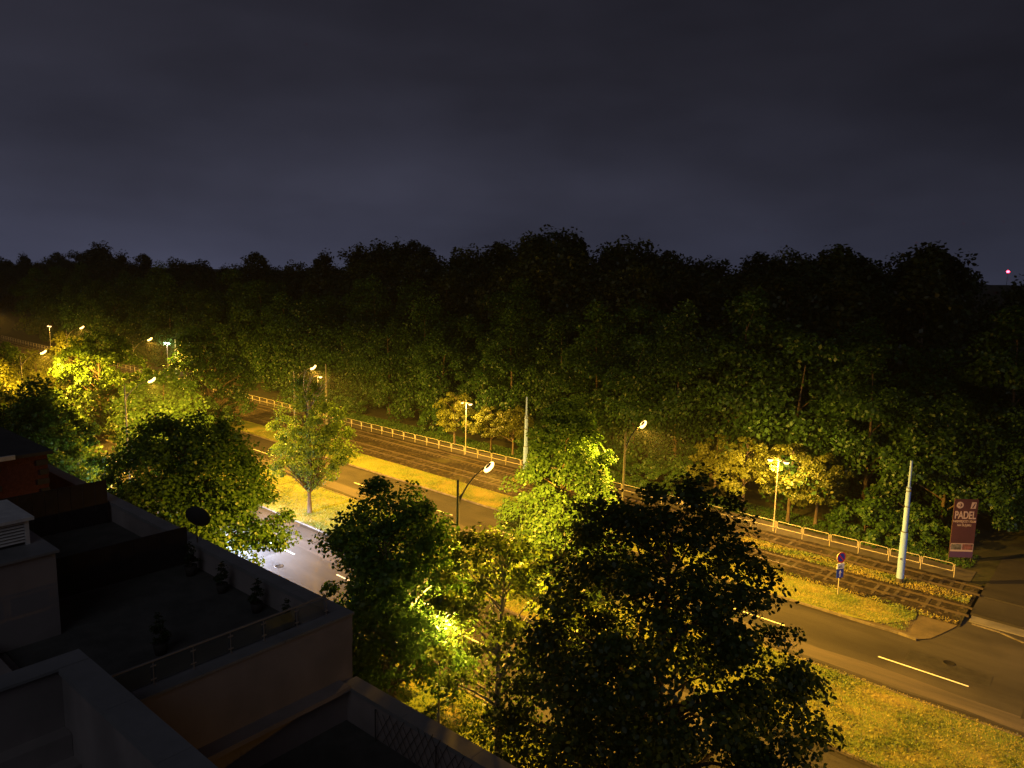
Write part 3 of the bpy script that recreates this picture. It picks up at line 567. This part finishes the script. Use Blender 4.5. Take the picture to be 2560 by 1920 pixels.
# ------------------------------------------------------------------ trees
def prof_r(kind, t):
    if kind == 'round': return max(0.0, 1 - abs(2 * t - .9) ** 2.4) ** .5 if t < .96 else .25
    if kind == 'pear': return (min(1, (t + .04) / .18)) ** .6 * (1 - t) ** .50 * 1.18 + .04
    if kind == 'pear2': return (min(1, (t + .08) / .4)) ** .7 * (1 - max(0, t - .55) / .5) ** .8 * 1.0 + .05
    if kind == 'cone': return (1 - t) ** .85 * min(1, .5 + t * 5) + .02
    if kind == 'oval': return math.sin(math.pi * min(1, (t * .93 + .07))) ** .6
    if kind == 'vase': return (.35 + .75 * t) * (1 - max(0, t - .6) ** 2 * 4.5)
    if kind == 'dome': return (1 - t ** 2.2) ** .5 * min(1, .72 + t * 1.6)
    return 1
def make_tree(name, h, r, base, kind, ncl, nleaf, leaf, crad, lm, seed, bark='bark', droop=.25, trunk_r=.2, lean=(0, 0), hexa=False, hollow=.45, limbs=.4, flat=.5, fork=None, dead=0, root=None, rough=.3, asp=.75, steep=0):
    rg = np.random.default_rng(seed); rr = random.Random(seed)
    ph = [rr.uniform(0, 6.28) for _ in range(6)]; C = []
    while len(C) < ncl:
        t = rr.random() ** .9; th = rr.uniform(0, 6.283)
        lob = 1 + rough * (.5 * math.sin(2 * th + ph[0] + 4 * t) + .45 * math.sin(3 * th + ph[1] - 7 * t) + .4 * math.sin(9 * t + ph[2] + th) + .3 * math.sin(5 * th + ph[3] + 13 * t))
        rad = r * prof_r(kind, t) * lob; 
        if rr.random() > (max(.12, rad / r)) ** 1.3: continue
        q = rad * rr.random() ** hollow
        C.append((q * math.cos(th) + lean[0] * (base + t * (h - base)) / h, q * math.sin(th) + lean[1] * (base + t * (h - base)) / h, base + t * (h - base) - droop * q * .5, q / max(.1, r)))
    C = np.array(C)
    w = rg.uniform(.5, 1.5, ncl); idx = rg.choice(ncl, nleaf, p=w / w.sum())
    D = rg.normal(size=(nleaf, 3)); D = unit(D) * (rg.random(nleaf) ** .45)[:, None]
    cs = crad * rg.uniform(.55, 1.35, ncl)[idx][:, None]
    P = C[idx, :3] + D * cs * np.array([1, 1, flat])
    P[:, 2] -= droop * (D[:, 0] ** 2 + D[:, 1] ** 2) * cs[:, 0] * .6
    out = C[idx, :3] - np.array([lean[0] * .6, lean[1] * .6, (base + h) * .45]); out = unit(out)
    Nn = unit(rg.normal(size=(nleaf, 3)) * .62 + out * .45 + D * .35 + np.array([0, 0, .55]))
    T = unit(np.cross(Nn, rg.normal(size=(nleaf, 3))) + out * .4 + np.array([0, 0, -droop])); T = unit(T - Nn * (T * Nn).sum(1)[:, None])
    size = leaf * rg.uniform(.6, 1.35, nleaf)
    cl = rg.random(ncl)[idx]; var = np.clip(cl * .6 + rg.random(nleaf) * .4, 0, 1)
    t = root or empty(name, (0, 0, 0))
    leaf_mesh('crown', P, Nn, T, size, asp, LM[lm], var, hexa, t)
    m = MB(); top = base + (h - base) * .82; path = []; rads = []
    wob = [rr.uniform(-1, 1) for _ in range(4)]
    def tp(z):
        s = z / h; return Vector((lean[0] * s + .25 * wob[0] * math.sin(s * 5) * s * 1.4, lean[1] * s + .25 * wob[1] * math.sin(s * 4 + 1) * s * 1.4, z))
    for i in range(9):
        s = i / 8; z = top * s; path.append(tp(z)); rads.append(trunk_r * (1.35 if i == 0 else 1) * (1 - s * .86))
    m.tube([path[0] - Vector((0, 0, .2))] + path[1:], rads, 9)
    n_l = int(ncl * limbs)
    for j in rr.sample(range(ncl), n_l):
        c = Vector(C[j, :3]); hd = math.hypot(c.x - lean[0] * .5, c.y - lean[1] * .5); z0 = max(base * .75, min(top * .96, c.z - hd * (rr.uniform(.45, 1.0) + steep))); a = tp(z0); mid = a.lerp(c, .5) + Vector((rr.uniform(-.2, .2), rr.uniform(-.2, .2), hd * .10))
        s = 1 - z0 / max(top, .1); r0 = trunk_r * (.18 + .34 * s)
        m.tube([a, a.lerp(mid, .55) + Vector((0, 0, .05)), mid, mid.lerp(c, .6), c], [r0, r0 * .75, r0 * .5, r0 * .3, r0 * .12], 5, False)
    if fork:
        for (z0, dx, dy, dz, fr) in fork:
            a = tp(z0); e = a + Vector((dx, dy, dz)); m.tube([a, a.lerp(e, .35) + Vector((dx, dy, 0)) * .08, a.lerp(e, .7), e], [fr, fr * .85, fr * .7, fr * .4], 8)
    tk = m.build('trunk', M[bark], t)
    if dead:
        m = MB()
        for j in range(dead):
            a = tp(top * rr.uniform(.8, .99)); az = rr.uniform(-.9, .9) + (0 if j % 3 else .6); L = rr.uniform(1.8, 3.0); d = Vector((math.cos(az) * .8, math.sin(az) * .8, rr.uniform(.6, 1.9))).normalized(); p = [a]
            for q in range(5): d = (d + Vector((rr.uniform(-.28, .28), rr.uniform(-.28, .28), rr.uniform(-.1, .3)))).normalized(); p.append(p[-1] + d * L / 4)
            m.tube(p, [.08, .07, .055, .045, .035, .018], 5)
            for q in (2, 3, 4):
                e = (d + Vector((rr.uniform(-1, 1), rr.uniform(-1, 1), rr.uniform(-.1, .8)))).normalized(); m.tube([p[q], p[q] + e * .4, p[q] + e * rr.uniform(.6, 1.1) + Vector((0, 0, .12))], [.04, .03, .012], 4)
        m.build('dead_branch', M['deadwood'], t)
    return t
def put(t, x, y, label, group=None, s=1.0, rz=None, cat='tree', z=None):
    t.location = (x, y, hill(x, y) - .02 if z is None else z); t.scale = (s, s, s)
    if rz is not None: t.rotation_euler = (0, 0, rz)
    tag(t, label, cat, group); return t
G = 'broadleaf trees along the near side of the road'
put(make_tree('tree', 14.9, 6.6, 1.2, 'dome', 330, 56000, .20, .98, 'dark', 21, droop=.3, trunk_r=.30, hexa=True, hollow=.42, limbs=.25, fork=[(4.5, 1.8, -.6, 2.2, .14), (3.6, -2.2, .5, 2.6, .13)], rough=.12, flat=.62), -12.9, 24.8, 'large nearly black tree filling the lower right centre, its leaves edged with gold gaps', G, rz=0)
put(make_tree('tree', 13.4, 6.1, 3.8, 'dome', 330, 60000, .205, 1.05, 'mid', 22, droop=.3, trunk_r=.26, hexa=True, limbs=.25, rough=.08, flat=.7), -45.0, 21.6, 'big round deep green tree left of centre with a cool lantern inside it', G, rz=.6)
put(make_tree('tree', 12.2, 4.1, 2.8, 'dome', 230, 40000, .20, .85, 'mid', 230, bark='pale', droop=.3, trunk_r=.24, hexa=True, limbs=.35, lean=(-.5, .1), fork=[(2.3, -1.5, -.7, 1.9, .15)], rough=.16, flat=.65), -25.9, 22.2, 'forked tree with green and yellow leaves beside the dark road lamp pole', G, rz=0)
put(make_tree('tree', 11.4, 3.9, 2.2, 'vase', 110, 10500, .18, .72, 'shade', 24, bark='pale', droop=.25, trunk_r=.20, hexa=True, limbs=.55, lean=(-.6, .6), fork=[(1.9, 1.1, 1.1, 2.4, .15), (2.0, -.6, .6, 3.2, .10), (4.3, 1.2, .6, 3.0, .09)], rough=.35, flat=.65), -19.6, 22.9, 'thin open tree with a pale trunk and curved limbs left of the black tree', G, rz=0)
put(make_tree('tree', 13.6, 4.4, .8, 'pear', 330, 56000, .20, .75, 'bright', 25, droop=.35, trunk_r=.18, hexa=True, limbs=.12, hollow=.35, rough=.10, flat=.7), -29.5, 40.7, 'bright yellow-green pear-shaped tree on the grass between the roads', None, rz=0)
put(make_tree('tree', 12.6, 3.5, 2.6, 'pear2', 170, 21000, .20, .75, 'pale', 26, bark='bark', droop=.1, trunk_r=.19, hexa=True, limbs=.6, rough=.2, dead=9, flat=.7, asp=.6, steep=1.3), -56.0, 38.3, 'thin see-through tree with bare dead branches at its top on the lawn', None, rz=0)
put(make_tree('tree', 13.6, 4.9, 1.6, 'dome', 220, 30000, .25, .95, 'maple', 27, hexa=True, trunk_r=.2, rough=.15, flat=.65), -61.5, 18.6, 'fresh green tree behind the dark building, lit by the orange lantern', G)
put(make_tree('tree', 10.6, 5.6, .3, 'dome', 200, 24000, .34, 1.05, 'bright', 28, trunk_r=.2, limbs=.1, rough=.2, flat=.65), -84, 38.2, 'wide yellow-lit bushy tree just behind the big round deep green tree', None)
put(make_tree('tree', 14.4, 5.4, 1.6, 'round', 190, 20000, .36, 1.1, 'maple', 29, trunk_r=.22, rough=.2, flat=.65), -101, 38.0, 'brightly gilded tree at left under the lamp, left of the dark bushy one', None)
put(make_tree('tree', 13.8, 6.2, 1.0, 'dome', 190, 19000, .38, 1.15, 'wood', 30, trunk_r=.26, rough=.2, flat=.65), -99, 51.3, 'dark olive bushy tree behind the lit shrubs, right of the gilded one', None)
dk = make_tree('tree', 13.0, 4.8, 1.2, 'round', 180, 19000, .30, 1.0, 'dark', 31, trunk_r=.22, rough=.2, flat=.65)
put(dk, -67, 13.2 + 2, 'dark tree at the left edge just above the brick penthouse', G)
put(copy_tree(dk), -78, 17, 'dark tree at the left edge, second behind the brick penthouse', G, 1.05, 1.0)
put(make_tree('tree', 8.6, 2.4, .6, 'cone', 70, 6500, .34, .6, 'wood', 32, trunk_r=.15), -130, 42.5, 'dark conical young tree below the far road lamp at left')
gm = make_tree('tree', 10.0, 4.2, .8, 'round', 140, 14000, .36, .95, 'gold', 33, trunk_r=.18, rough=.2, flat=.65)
put(gm, -119, 36.6, 'golden lit tree at upper left, left of the conical one', None)
put(copy_tree(gm), -108, 28.2, 'golden tree under the leftmost road lamp', None, 1.0, 2)
put(copy_tree(gm), -88, 24, 'amber lit tree at the left edge above the dark crowns', None, .95, 4)
put(copy_tree(gm), -146, 50, 'distant amber tree at the far left by the railing', None, 1.0, 5)
ml = make_tree('tree', 10.5, 4.3, .8, 'dome', 150, 15000, .34, .95, 'maple', 38, trunk_r=.18, rough=.25, flat=.65)
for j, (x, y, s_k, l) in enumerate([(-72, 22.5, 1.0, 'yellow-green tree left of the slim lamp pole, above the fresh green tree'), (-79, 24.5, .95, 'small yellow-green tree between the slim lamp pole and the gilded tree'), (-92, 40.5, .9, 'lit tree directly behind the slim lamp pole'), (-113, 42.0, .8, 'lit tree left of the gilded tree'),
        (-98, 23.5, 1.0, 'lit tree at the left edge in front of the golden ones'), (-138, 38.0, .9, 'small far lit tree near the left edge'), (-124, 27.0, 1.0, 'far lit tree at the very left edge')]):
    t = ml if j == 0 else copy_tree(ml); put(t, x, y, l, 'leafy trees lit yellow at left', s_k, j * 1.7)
# shrubs near the building
sb = make_tree('shrub', 2.2, 1.5, .1, 'dome', 34, 3800, .17, .42, 'maple', 34, trunk_r=.04, limbs=.5, hexa=True)
for i, (x, y, s, l) in enumerate([(-29.2, 22.8, .9, 'low shrub by the foot of the forked tree'), (-31.0, 20.0, 1.2, 'round shrub just past the terrace corner'), (-25.0, 17.5, .9, 'shrub above the lower terrace wall, left of the pale trunk'), (-21.8, 18.6, 1.3, 'leafy shrub left of the pale tree trunk'),
        (-17.6, 19.2, 1.3, 'leafy shrub right of the pale tree trunk'), (-15.6, 17.4, 1.2, 'shrub under the black tree by the wall end'), (-13.2, 19.6, 1.5, 'bushy shrub under the black tree, farther right'), (-19.8, 16.6, .8, 'small grey-green shrub right against the lower terrace wall')]):
    t = sb if i == 0 else copy_tree(sb); put(t, x, y, l, 'shrubs between the building and the trees', s, i * 1.3, 'shrub')
# potted conifers
pc = empty('potted_conifer', (0, 0, 0)); make_tree('x', 1.05, .24, .15, 'cone', 26, 900, .07, .13, 'conifer', 35, trunk_r=.02, limbs=.3, root=pc)
for ch in pc.children: ch.location = (0, 0, .28)
m = MB(); m.lathe([(.02, 0), (.15, 0), (.21, .34), (.19, .34), (.17, .30), (.01, .30)], 14); m.build('pot', M['pot'], pc)
for i, (x, y, s, l) in enumerate([(-26.6, 12.85, 1.15, 'potted conifer silhouette right of the satellite dish'), (-24.3, 12.85, 1.0, 'potted conifer, second from the satellite dish'), (-22.0, 12.85, 1.0, 'potted conifer, third from the satellite dish'), (-20.2, 12.85, .85, 'potted conifer nearest the terrace corner'), (-21.6, 9.4, 1.1, 'potted conifer standing alone behind the middle of the handrail')]):
    t = pc if i == 0 else copy_tree(pc); put(t, x, y, l, 'potted conifers on the dark roof terrace', s, i * 1.1, 'potted plant', 10.4)

# ------------------------------------------------------------------ the wood on the far side
FP = [make_tree('tree', 17, 4.9, 2.2, 'round', 75, 17000, .38, 1.65, 'wood', 41, flat=.8, limbs=.12, trunk_r=.26, rough=.3),
      make_tree('tree', 18, 4.0, 2.6, 'oval', 70, 15000, .36, 1.5, 'wood', 42, flat=.8, limbs=.12, trunk_r=.24, droop=.6, rough=.3),
      make_tree('tree', 15, 5.4, 1.2, 'dome', 75, 17500, .40, 1.75, 'wood', 43, flat=.75, limbs=.1, trunk_r=.26, rough=.35),
      make_tree('tree', 17, 4.2, 1.2, 'pear', 90, 14000, .34, 1.2, 'wood', 44, flat=.9, limbs=.1, trunk_r=.2, droop=.7, rough=.22),
      make_tree('tree', 19, 5.0, 3.0, 'round', 55, 13000, .42, 1.8, 'wood', 45, flat=.7, limbs=.15, trunk_r=.3, rough=.5)]
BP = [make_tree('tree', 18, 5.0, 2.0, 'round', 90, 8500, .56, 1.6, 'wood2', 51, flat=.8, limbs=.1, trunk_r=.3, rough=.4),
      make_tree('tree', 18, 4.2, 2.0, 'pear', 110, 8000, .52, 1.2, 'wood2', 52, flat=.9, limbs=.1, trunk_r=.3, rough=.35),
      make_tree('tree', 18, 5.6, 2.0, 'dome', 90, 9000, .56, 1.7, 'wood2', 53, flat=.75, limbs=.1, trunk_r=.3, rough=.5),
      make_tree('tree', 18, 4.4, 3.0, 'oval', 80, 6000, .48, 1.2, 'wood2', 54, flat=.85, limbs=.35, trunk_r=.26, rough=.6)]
used = set()
def inst(pool, k):
    p = pool[k % len(pool)]
    if id(p) in used: return copy_tree(p)
    used.add(id(p)); return p
rw = random.Random(77)
LF = 'dark olive broadleaf tree standing in the front rows of the wood behind the railing'; LB = 'black tree crown in the back rows of the wood on the slope'
HF = [17, 18, 15, 17, 19]
# golden trees around the lit park lanterns, with visible trunks
gt = make_tree('tree', 7.6, 3.0, 2.6, 'dome', 70, 9000, .26, .7, 'gold', 36, limbs=.3, trunk_r=.17, rough=.3)
gl = [(-27.0, 66.5, 'golden tree left of the lit lantern pair, trunk in the dark gap'), (-22.7, 66.6, 'golden forked tree right behind the lit lantern pair'), (-20.6, 67.6, 'golden tree right of the lit lantern pair, bare trunk at the railing'), (-31.2, 69.4, 'golden-edged tree farthest left of the lit lantern pair'),
      (-66.2, 67.4, 'gold-lit tree left of the single lit lantern bowl'), (-60.4, 68.0, 'gold-lit low tree right behind the single lit lantern bowl'), (-57.0, 68.2, 'thin reddish trunk tree between the lantern and the grey mast')]
for i, (x, y, l) in enumerate(gl):
    t = gt if i == 0 else copy_tree(gt); put(t, x, y, l, 'small trees lit gold by the park lanterns', [1, 1.02, .95, .9, .95, .8, .85][i], i * 1.9)
x = -4.5; i = 0
while x > -262:
    v = rw.uniform(70.5, 74.5); s = rw.uniform(.78, 1.12) * (1 if x < -22 else .86)
    t = inst(FP, i * 2 + (i // 3)); gap = (-34 < x < -19) or (-70 < x < -56)
    if gap: v += 1.5
    put(t, x, YV(x, v), LF, 'trees of the wood, front rows', s, rw.uniform(0, 6.28))['_row'] = 'a'; x -= rw.uniform(5.0, 7.2) * (1 + max(0, -x - 90) / 220); i += 1
x = -1.0
while x > -280:
    v = rw.uniform(79, 86); s = rw.uniform(.92, 1.25) * (.92 if x > -18 else 1)
    put(inst(FP, i * 3 + 1), x, YV(x, v), LF, 'trees of the wood, front rows', s, rw.uniform(0, 6.28))['_row'] = 'b'; x -= rw.uniform(5.6, 8.2) * (1 + max(0, -x - 90) / 220); i += 1
# low bushes at the wood's edge
ub = make_tree('bush', 3.4, 2.1, .05, 'dome', 50, 4200, .28, .6, 'wood', 37, trunk_r=.05, limbs=.2)
bx = [-11.8, -14.0, -16.4, -18.3, -34.5, -38, -42.5, -46, -51.5, -55, -74, -90, -95, -101, -106]
for j, x in enumerate(bx):
    t = ub if j == 0 else copy_tree(ub); put(t, x, YV(x, 68.2 + .8 * math.sin(j * 2.1)), 'dark leafy bush at the foot of the wood behind the railing', 'bushes along the edge of the wood', rw.uniform(.8, 1.25), rw.uniform(0, 6.28), 'bush')['_row'] = 'u'
# skyline: pixel-measured heights turned into distances and real heights once, kept as (x, y, top height)
SKY = [(-433.7,121.1,25.7,0), (-446.7,135.5,27.4,1), (-374.4,124.3,27.6,2), (-385.9,138.7,29.0,3), (-332.4,128.0,31.9,4), (-286.4,117.6,27.0,5), (-303.5,132.1,27.0,6), (-251.9,121.5,25.4,7), (-263.4,135.9,25.2,8), (-228.4,125.8,22.8,9), (-194.5,115.7,26.7,10), (-205.2,130.1,23.1,11), (-179.8,120.3,24.4,12), (-186.7,134.5,27.5,13), (-162.7,124.7,24.0,14), (-144.7,115.2,28.7,15), (-154.4,129.5,30.1,16), (-136.5,119.9,29.2,17), (-144.9,134.2,30.0,18), (-129.1,124.7,25.8,19), (-109.6,115.1,27.8,20), (-117.4,129.3,26.3,21), (-102.7,119.9,28.5,22), (-87.8,110.4,29.9,23), (-93.8,124.6,31.8,24), (-82.1,115.2,29.8,25), (-87.7,129.4,24.7,26), (-76.3,120.1,28.2,27), (-67.3,110.8,28.6,28), (-72.1,124.9,27.2,29), (-63.4,115.7,26.3,30), (-66.5,129.8,26.3,31), (-57.2,120.5,25.6,32), (-47.8,111.2,24.1,33), (-48.7,125.2,26.4,34), (-42.4,116.0,26.9,35), (-44.4,130.1,26.0,36), (-37.7,120.9,26.4,37), (-31.9,111.7,27.0,38), (-33.6,125.7,25.2,39), (-28.1,116.6,22.8,40), (-29.3,130.6,25.3,41), (-25.1,121.5,27.4,42), (-21.3,112.4,27.2,43), (-22.0,126.4,25.3,44), (-12.4,117.1,22.4,45), (-382.7,105.4,16.6,0), (-375.4,108.0,16.8,2), (-343.7,103.6,17.3,3), (-347.4,109.2,16.4,3), (-314.7,103.1,19.6,0), (-308.4,106.7,19.7,0), (-280.2,102.7,21.9,3), (-274.3,106.7,21.5,3), (-249.9,101.6,19.1,0), (-236.3,102.3,20.7,3), (-229.8,104.2,19.9,0), (-215.0,103.9,20.1,1), (-191.4,98.7,19.4,0), (-187.2,101.5,16.5,3), (-170.5,98.4,20.2,1), (-164.2,101.3,19.9,1), (-146.9,97.5,18.6,2), (-137.5,97.8,21.0,2), (-126.0,96.8,19.4,3), (-119.5,100.1,24.5,0), (-109.3,99.2,23.3,0), (-101.9,101.1,22.4,2), (-94.6,101.5,22.7,0), (-81.9,95.2,23.3,0), (-76.8,97.0,25.7,0), (-70.9,98.0,25.9,0), (-66.1,99.6,21.2,3), (-59.0,97.9,24.2,0), (-53.9,100.1,22.9,3), (-46.3,97.5,21.4,1), (-40.7,99.0,22.1,2), (-35.9,98.7,22.9,2), (-29.0,97.2,22.8,0), (-24.6,98.2,21.0,2), (-18.9,95.4,23.5,1), (-434.3,118.6,15.7,2), (-405.2,116.0,20.1,3), (-391.1,116.8,18.0,2), (-367.5,115.0,18.4,0), (-339.4,112.0,21.2,0), (-339.1,116.4,19.9,1), (-319.1,113.9,21.6,3), (-306.1,113.7,23.2,2), (-281.4,109.6,22.6,3), (-274.8,112.4,21.1,0), (-265.1,114.6,20.6,0), (-238.5,108.7,19.9,3), (-232.8,111.7,20.2,0), (-214.4,108.8,21.1,3), (-209.6,111.6,18.0,3), (-194.7,110.3,20.8,0), (-177.2,106.6,21.6,1), (-168.6,106.4,18.3,0), (-162.8,109.0,20.2,0), (-148.0,105.8,23.2,2), (-144.3,108.7,19.8,3), (-129.5,105.3,24.2,2), (-120.1,105.2,25.1,1), (-112.3,104.6,25.3,0), (-106.7,106.8,22.6,1), (-97.7,105.1,23.1,2), (-88.0,103.5,24.6,2), (-79.8,103.8,27.8,3), (-77.0,108.2,26.9,1), (-66.7,103.6,23.7,0), (-61.6,107.3,23.1,3), (-54.5,107.9,22.5,0), (-48.0,104.7,22.4,2), (-43.1,107.0,22.9,3), (-36.4,103.6,24.0,3), (-30.8,104.3,24.1,1), (-25.1,102.0,21.6,2), (-20.9,105.6,25.1,1), (-442.9,124.4,20.4,0), (-419.7,123.1,21.6,2), (-367.3,122.0,21.0,0), (-347.9,120.1,24.5,3), (-303.6,119.2,26.2,1), (-262.7,118.5,21.6,1), (-222.7,115.8,20.0,1), (-183.0,114.7,20.5,2), (-142.8,114.6,26.7,3), (-122.5,113.5,25.4,0), (-107.0,113.8,25.7,0), (-100.0,113.3,24.2,3), (-90.8,112.5,28.4,1), (-61.4,111.7,24.5,0), (-55.3,112.0,23.8,2), (-36.6,111.1,23.7,0), (-31.9,111.2,25.1,2), (-22.4,111.3,25.5,1), (-499.8,135.4,19.8,0), (-497.6,139.4,22.4,3), (-475.4,137.7,21.6,0), (-452.9,135.3,22.8,1), (-439.5,135.4,22.5,3), (-430.7,137.4,22.5,2), (-402.1,133.6,23.6,1), (-383.1,133.3,25.0,2), (-367.2,132.6,23.2,0), (-358.7,134.2,27.5,1), (-338.0,131.4,28.1,3), (-318.8,129.0,23.9,0), (-308.5,130.8,23.1,0), (-293.1,129.3,24.6,1), (-287.8,133.5,21.2,1), (-270.6,131.3,23.2,0), (-254.2,129.2,23.5,0), (-249.1,132.2,21.6,1), (-230.2,129.0,22.1,2), (-224.3,131.0,22.6,1), (-212.4,129.7,23.2,2), (-201.1,130.1,20.9,0), (-186.8,127.3,22.3,0), (-181.5,129.4,23.7,2), (-171.2,127.5,23.0,1), (-158.5,126.1,27.0,3), (-144.9,123.3,27.2,2), (-142.1,128.3,27.2,2), (-127.2,122.7,24.4,2), (-122.0,125.6,25.8,2), (-115.5,126.4,25.1,2), (-106.0,124.8,27.4,2), (-95.5,122.2,29.6,2), (-90.1,123.8,29.8,3), (-84.2,124.0,23.1,3), (-76.7,122.3,27.6,0), (-71.7,125.6,26.1,2), (-66.4,125.4,24.1,3), (-57.6,121.0,24.5,0), (-52.4,121.3,22.3,2), (-48.5,124.4,25.2,1), (-42.1,122.4,24.4,2), (-36.1,120.3,25.6,2), (-29.5,120.7,21.6,0), (-24.8,122.2,26.3,0), (-541.2,151.7,22.2,2), (-530.4,153.0,23.1,2), (-495.6,147.7,22.2,0), (-483.5,148.9,23.5,1), (-470.5,150.2,23.6,0), (-450.6,149.2,25.3,1), (-427.3,146.2,25.6,1), (-408.5,144.5,23.6,1), (-401.7,148.3,29.1,0), (-380.8,146.0,29.7,2), (-365.7,145.5,26.8,2), (-349.3,143.4,24.4,2), (-337.3,142.7,22.5,2), (-332.4,146.7,25.6,1), (-321.5,147.3,22.0,2), (-306.1,145.2,22.3,1), (-292.8,145.3,23.6,0), (-280.6,145.6,23.5,0), (-261.3,141.6,19.3,2), (-257.0,145.5,22.0,1), (-235.3,139.5,24.6,0), (-233.1,143.9,23.6,1), (-219.3,142.0,20.6,0), (-204.8,139.6,22.8,2), (-199.7,142.1,26.0,1), (-191.0,143.2,22.5,1), (-178.6,139.8,25.0,2), (-172.8,143.0,29.3,3), (-161.8,141.1,28.7,3), (-151.0,139.2,28.7,2), (-141.0,137.3,24.4,3), (-134.8,138.1,27.0,1), (-128.9,139.7,25.1,1), (-124.0,141.3,26.7,2), (-114.6,137.7,28.9,3), (-109.9,140.1,30.0,2), (-103.3,140.2,31.1,0), (-96.5,140.2,24.4,3), (-86.3,136.5,27.5,0), (-80.3,138.6,26.8,3), (-74.4,138.7,24.5,3), (-69.1,139.3,25.1,3), (-62.3,135.6,24.0,3), (-58.6,139.0,23.3,2), (-52.2,136.2,26.2,1), (-46.4,135.3,25.5,3), (-41.8,137.4,25.8,3), (-35.3,132.9,23.3,1), (-31.8,138.7,22.4,3), (-26.2,135.0,27.5,1)]
for j, (x, y, top, k) in enumerate(SKY):
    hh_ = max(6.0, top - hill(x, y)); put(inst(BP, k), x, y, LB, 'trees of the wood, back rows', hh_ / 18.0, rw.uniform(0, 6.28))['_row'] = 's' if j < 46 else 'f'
# name each tree of the wood by the landmark it stands nearest to
LMK = [(0, 'the left photo edge'), (164, 'the far road lamp at left'), (291, 'the slim pole behind the bushes'), (421, 'the distant white lantern pair'), (500, 'the middle of the big round tree'), (620, 'the right side of the big round tree'), (734, 'the lamp over the dead branches'), (816, 'the dark mast behind the dead branches'),
       (950, 'the forked tree'), (1060, 'the golden trees by the single lantern'), (1166, 'the single lit lantern bowl'), (1240, 'the head of the nearest road lamp'), (1318, 'the left grey tram mast'), (1440, 'the tip of the pear-shaped tree'), (1564, 'the road lamp right of the pear-shaped tree'), (1690, 'the middle of the black tree'),
       (1800, 'the left end of the golden leaves at right'), (1930, 'the lit lantern pair'), (2010, 'the golden tree at the railing'), (2095, 'the no-parking sign'), (2180, 'the gap between sign and mast'), (2265, 'the thick grey tram mast'), (2330, 'the last railing panel'), (2400, 'the plum banner'), (2480, 'the side road')]
bpy.context.view_layer.update()
def px(o):
    d = Vector(o.location) - Vector((0, 0, H)); return 1280 + 1860 * d.dot(R_) / d.dot(F_)
rows = {}
for o in COL.objects:
    if o.parent is None and o.get('_row'): rows.setdefault(o['_row'], []).append(o)
ORD = ['first', 'second', 'third', 'fourth', 'fifth', 'sixth', 'seventh', 'eighth', 'ninth', 'tenth']
HEADS = {'a': 'front row tree, %s right of %s', 'b': 'second row tree, %s right of %s', 'u': 'wood edge bush, %s right of %s', 's': 'skyline treetop, %s right of %s'}
for rk, os_ in rows.items():
    os_.sort(key=px); cnt = {}
    for o in os_:
        x = px(o); l = 'the left photo edge'
        for lx, ln in LMK:
            if lx <= x: l = ln
        if rk == 'f' : pass
        elif x < 0 or x > 2600: o['label'] = {'a': LF, 'b': LF, 'u': 'dark bush outside the photo frame', 's': LB}[rk]
        else:
            k = cnt.get(l, 0); cnt[l] = k + 1; o['label'] = HEADS[rk] % (ORD[min(k, 9)], l)
        del o['_row']

# thin night haze that the lamps glow in
m = MB(); m.box(-560, 160, -60, 520, -30, 60); hz = m.build('haze', bpy.data.materials.new('haze_air')); tag(hz, kind='stuff')
hm = hz.data.materials[0]; hm.use_nodes = True; ht = hm.node_tree; ht.nodes.clear(); pv = N('ShaderNodeVolumePrincipled', ht); pv.inputs['Color'].default_value = (.85, .87, .9, 1); pv.inputs['Density'].default_value = .00016; pv.inputs['Anisotropy'].default_value = .3
ho = N('ShaderNodeOutputMaterial', ht); ht.links.new(pv.outputs[0], ho.inputs['Volume']); sc.cycles.volume_bounces = 0
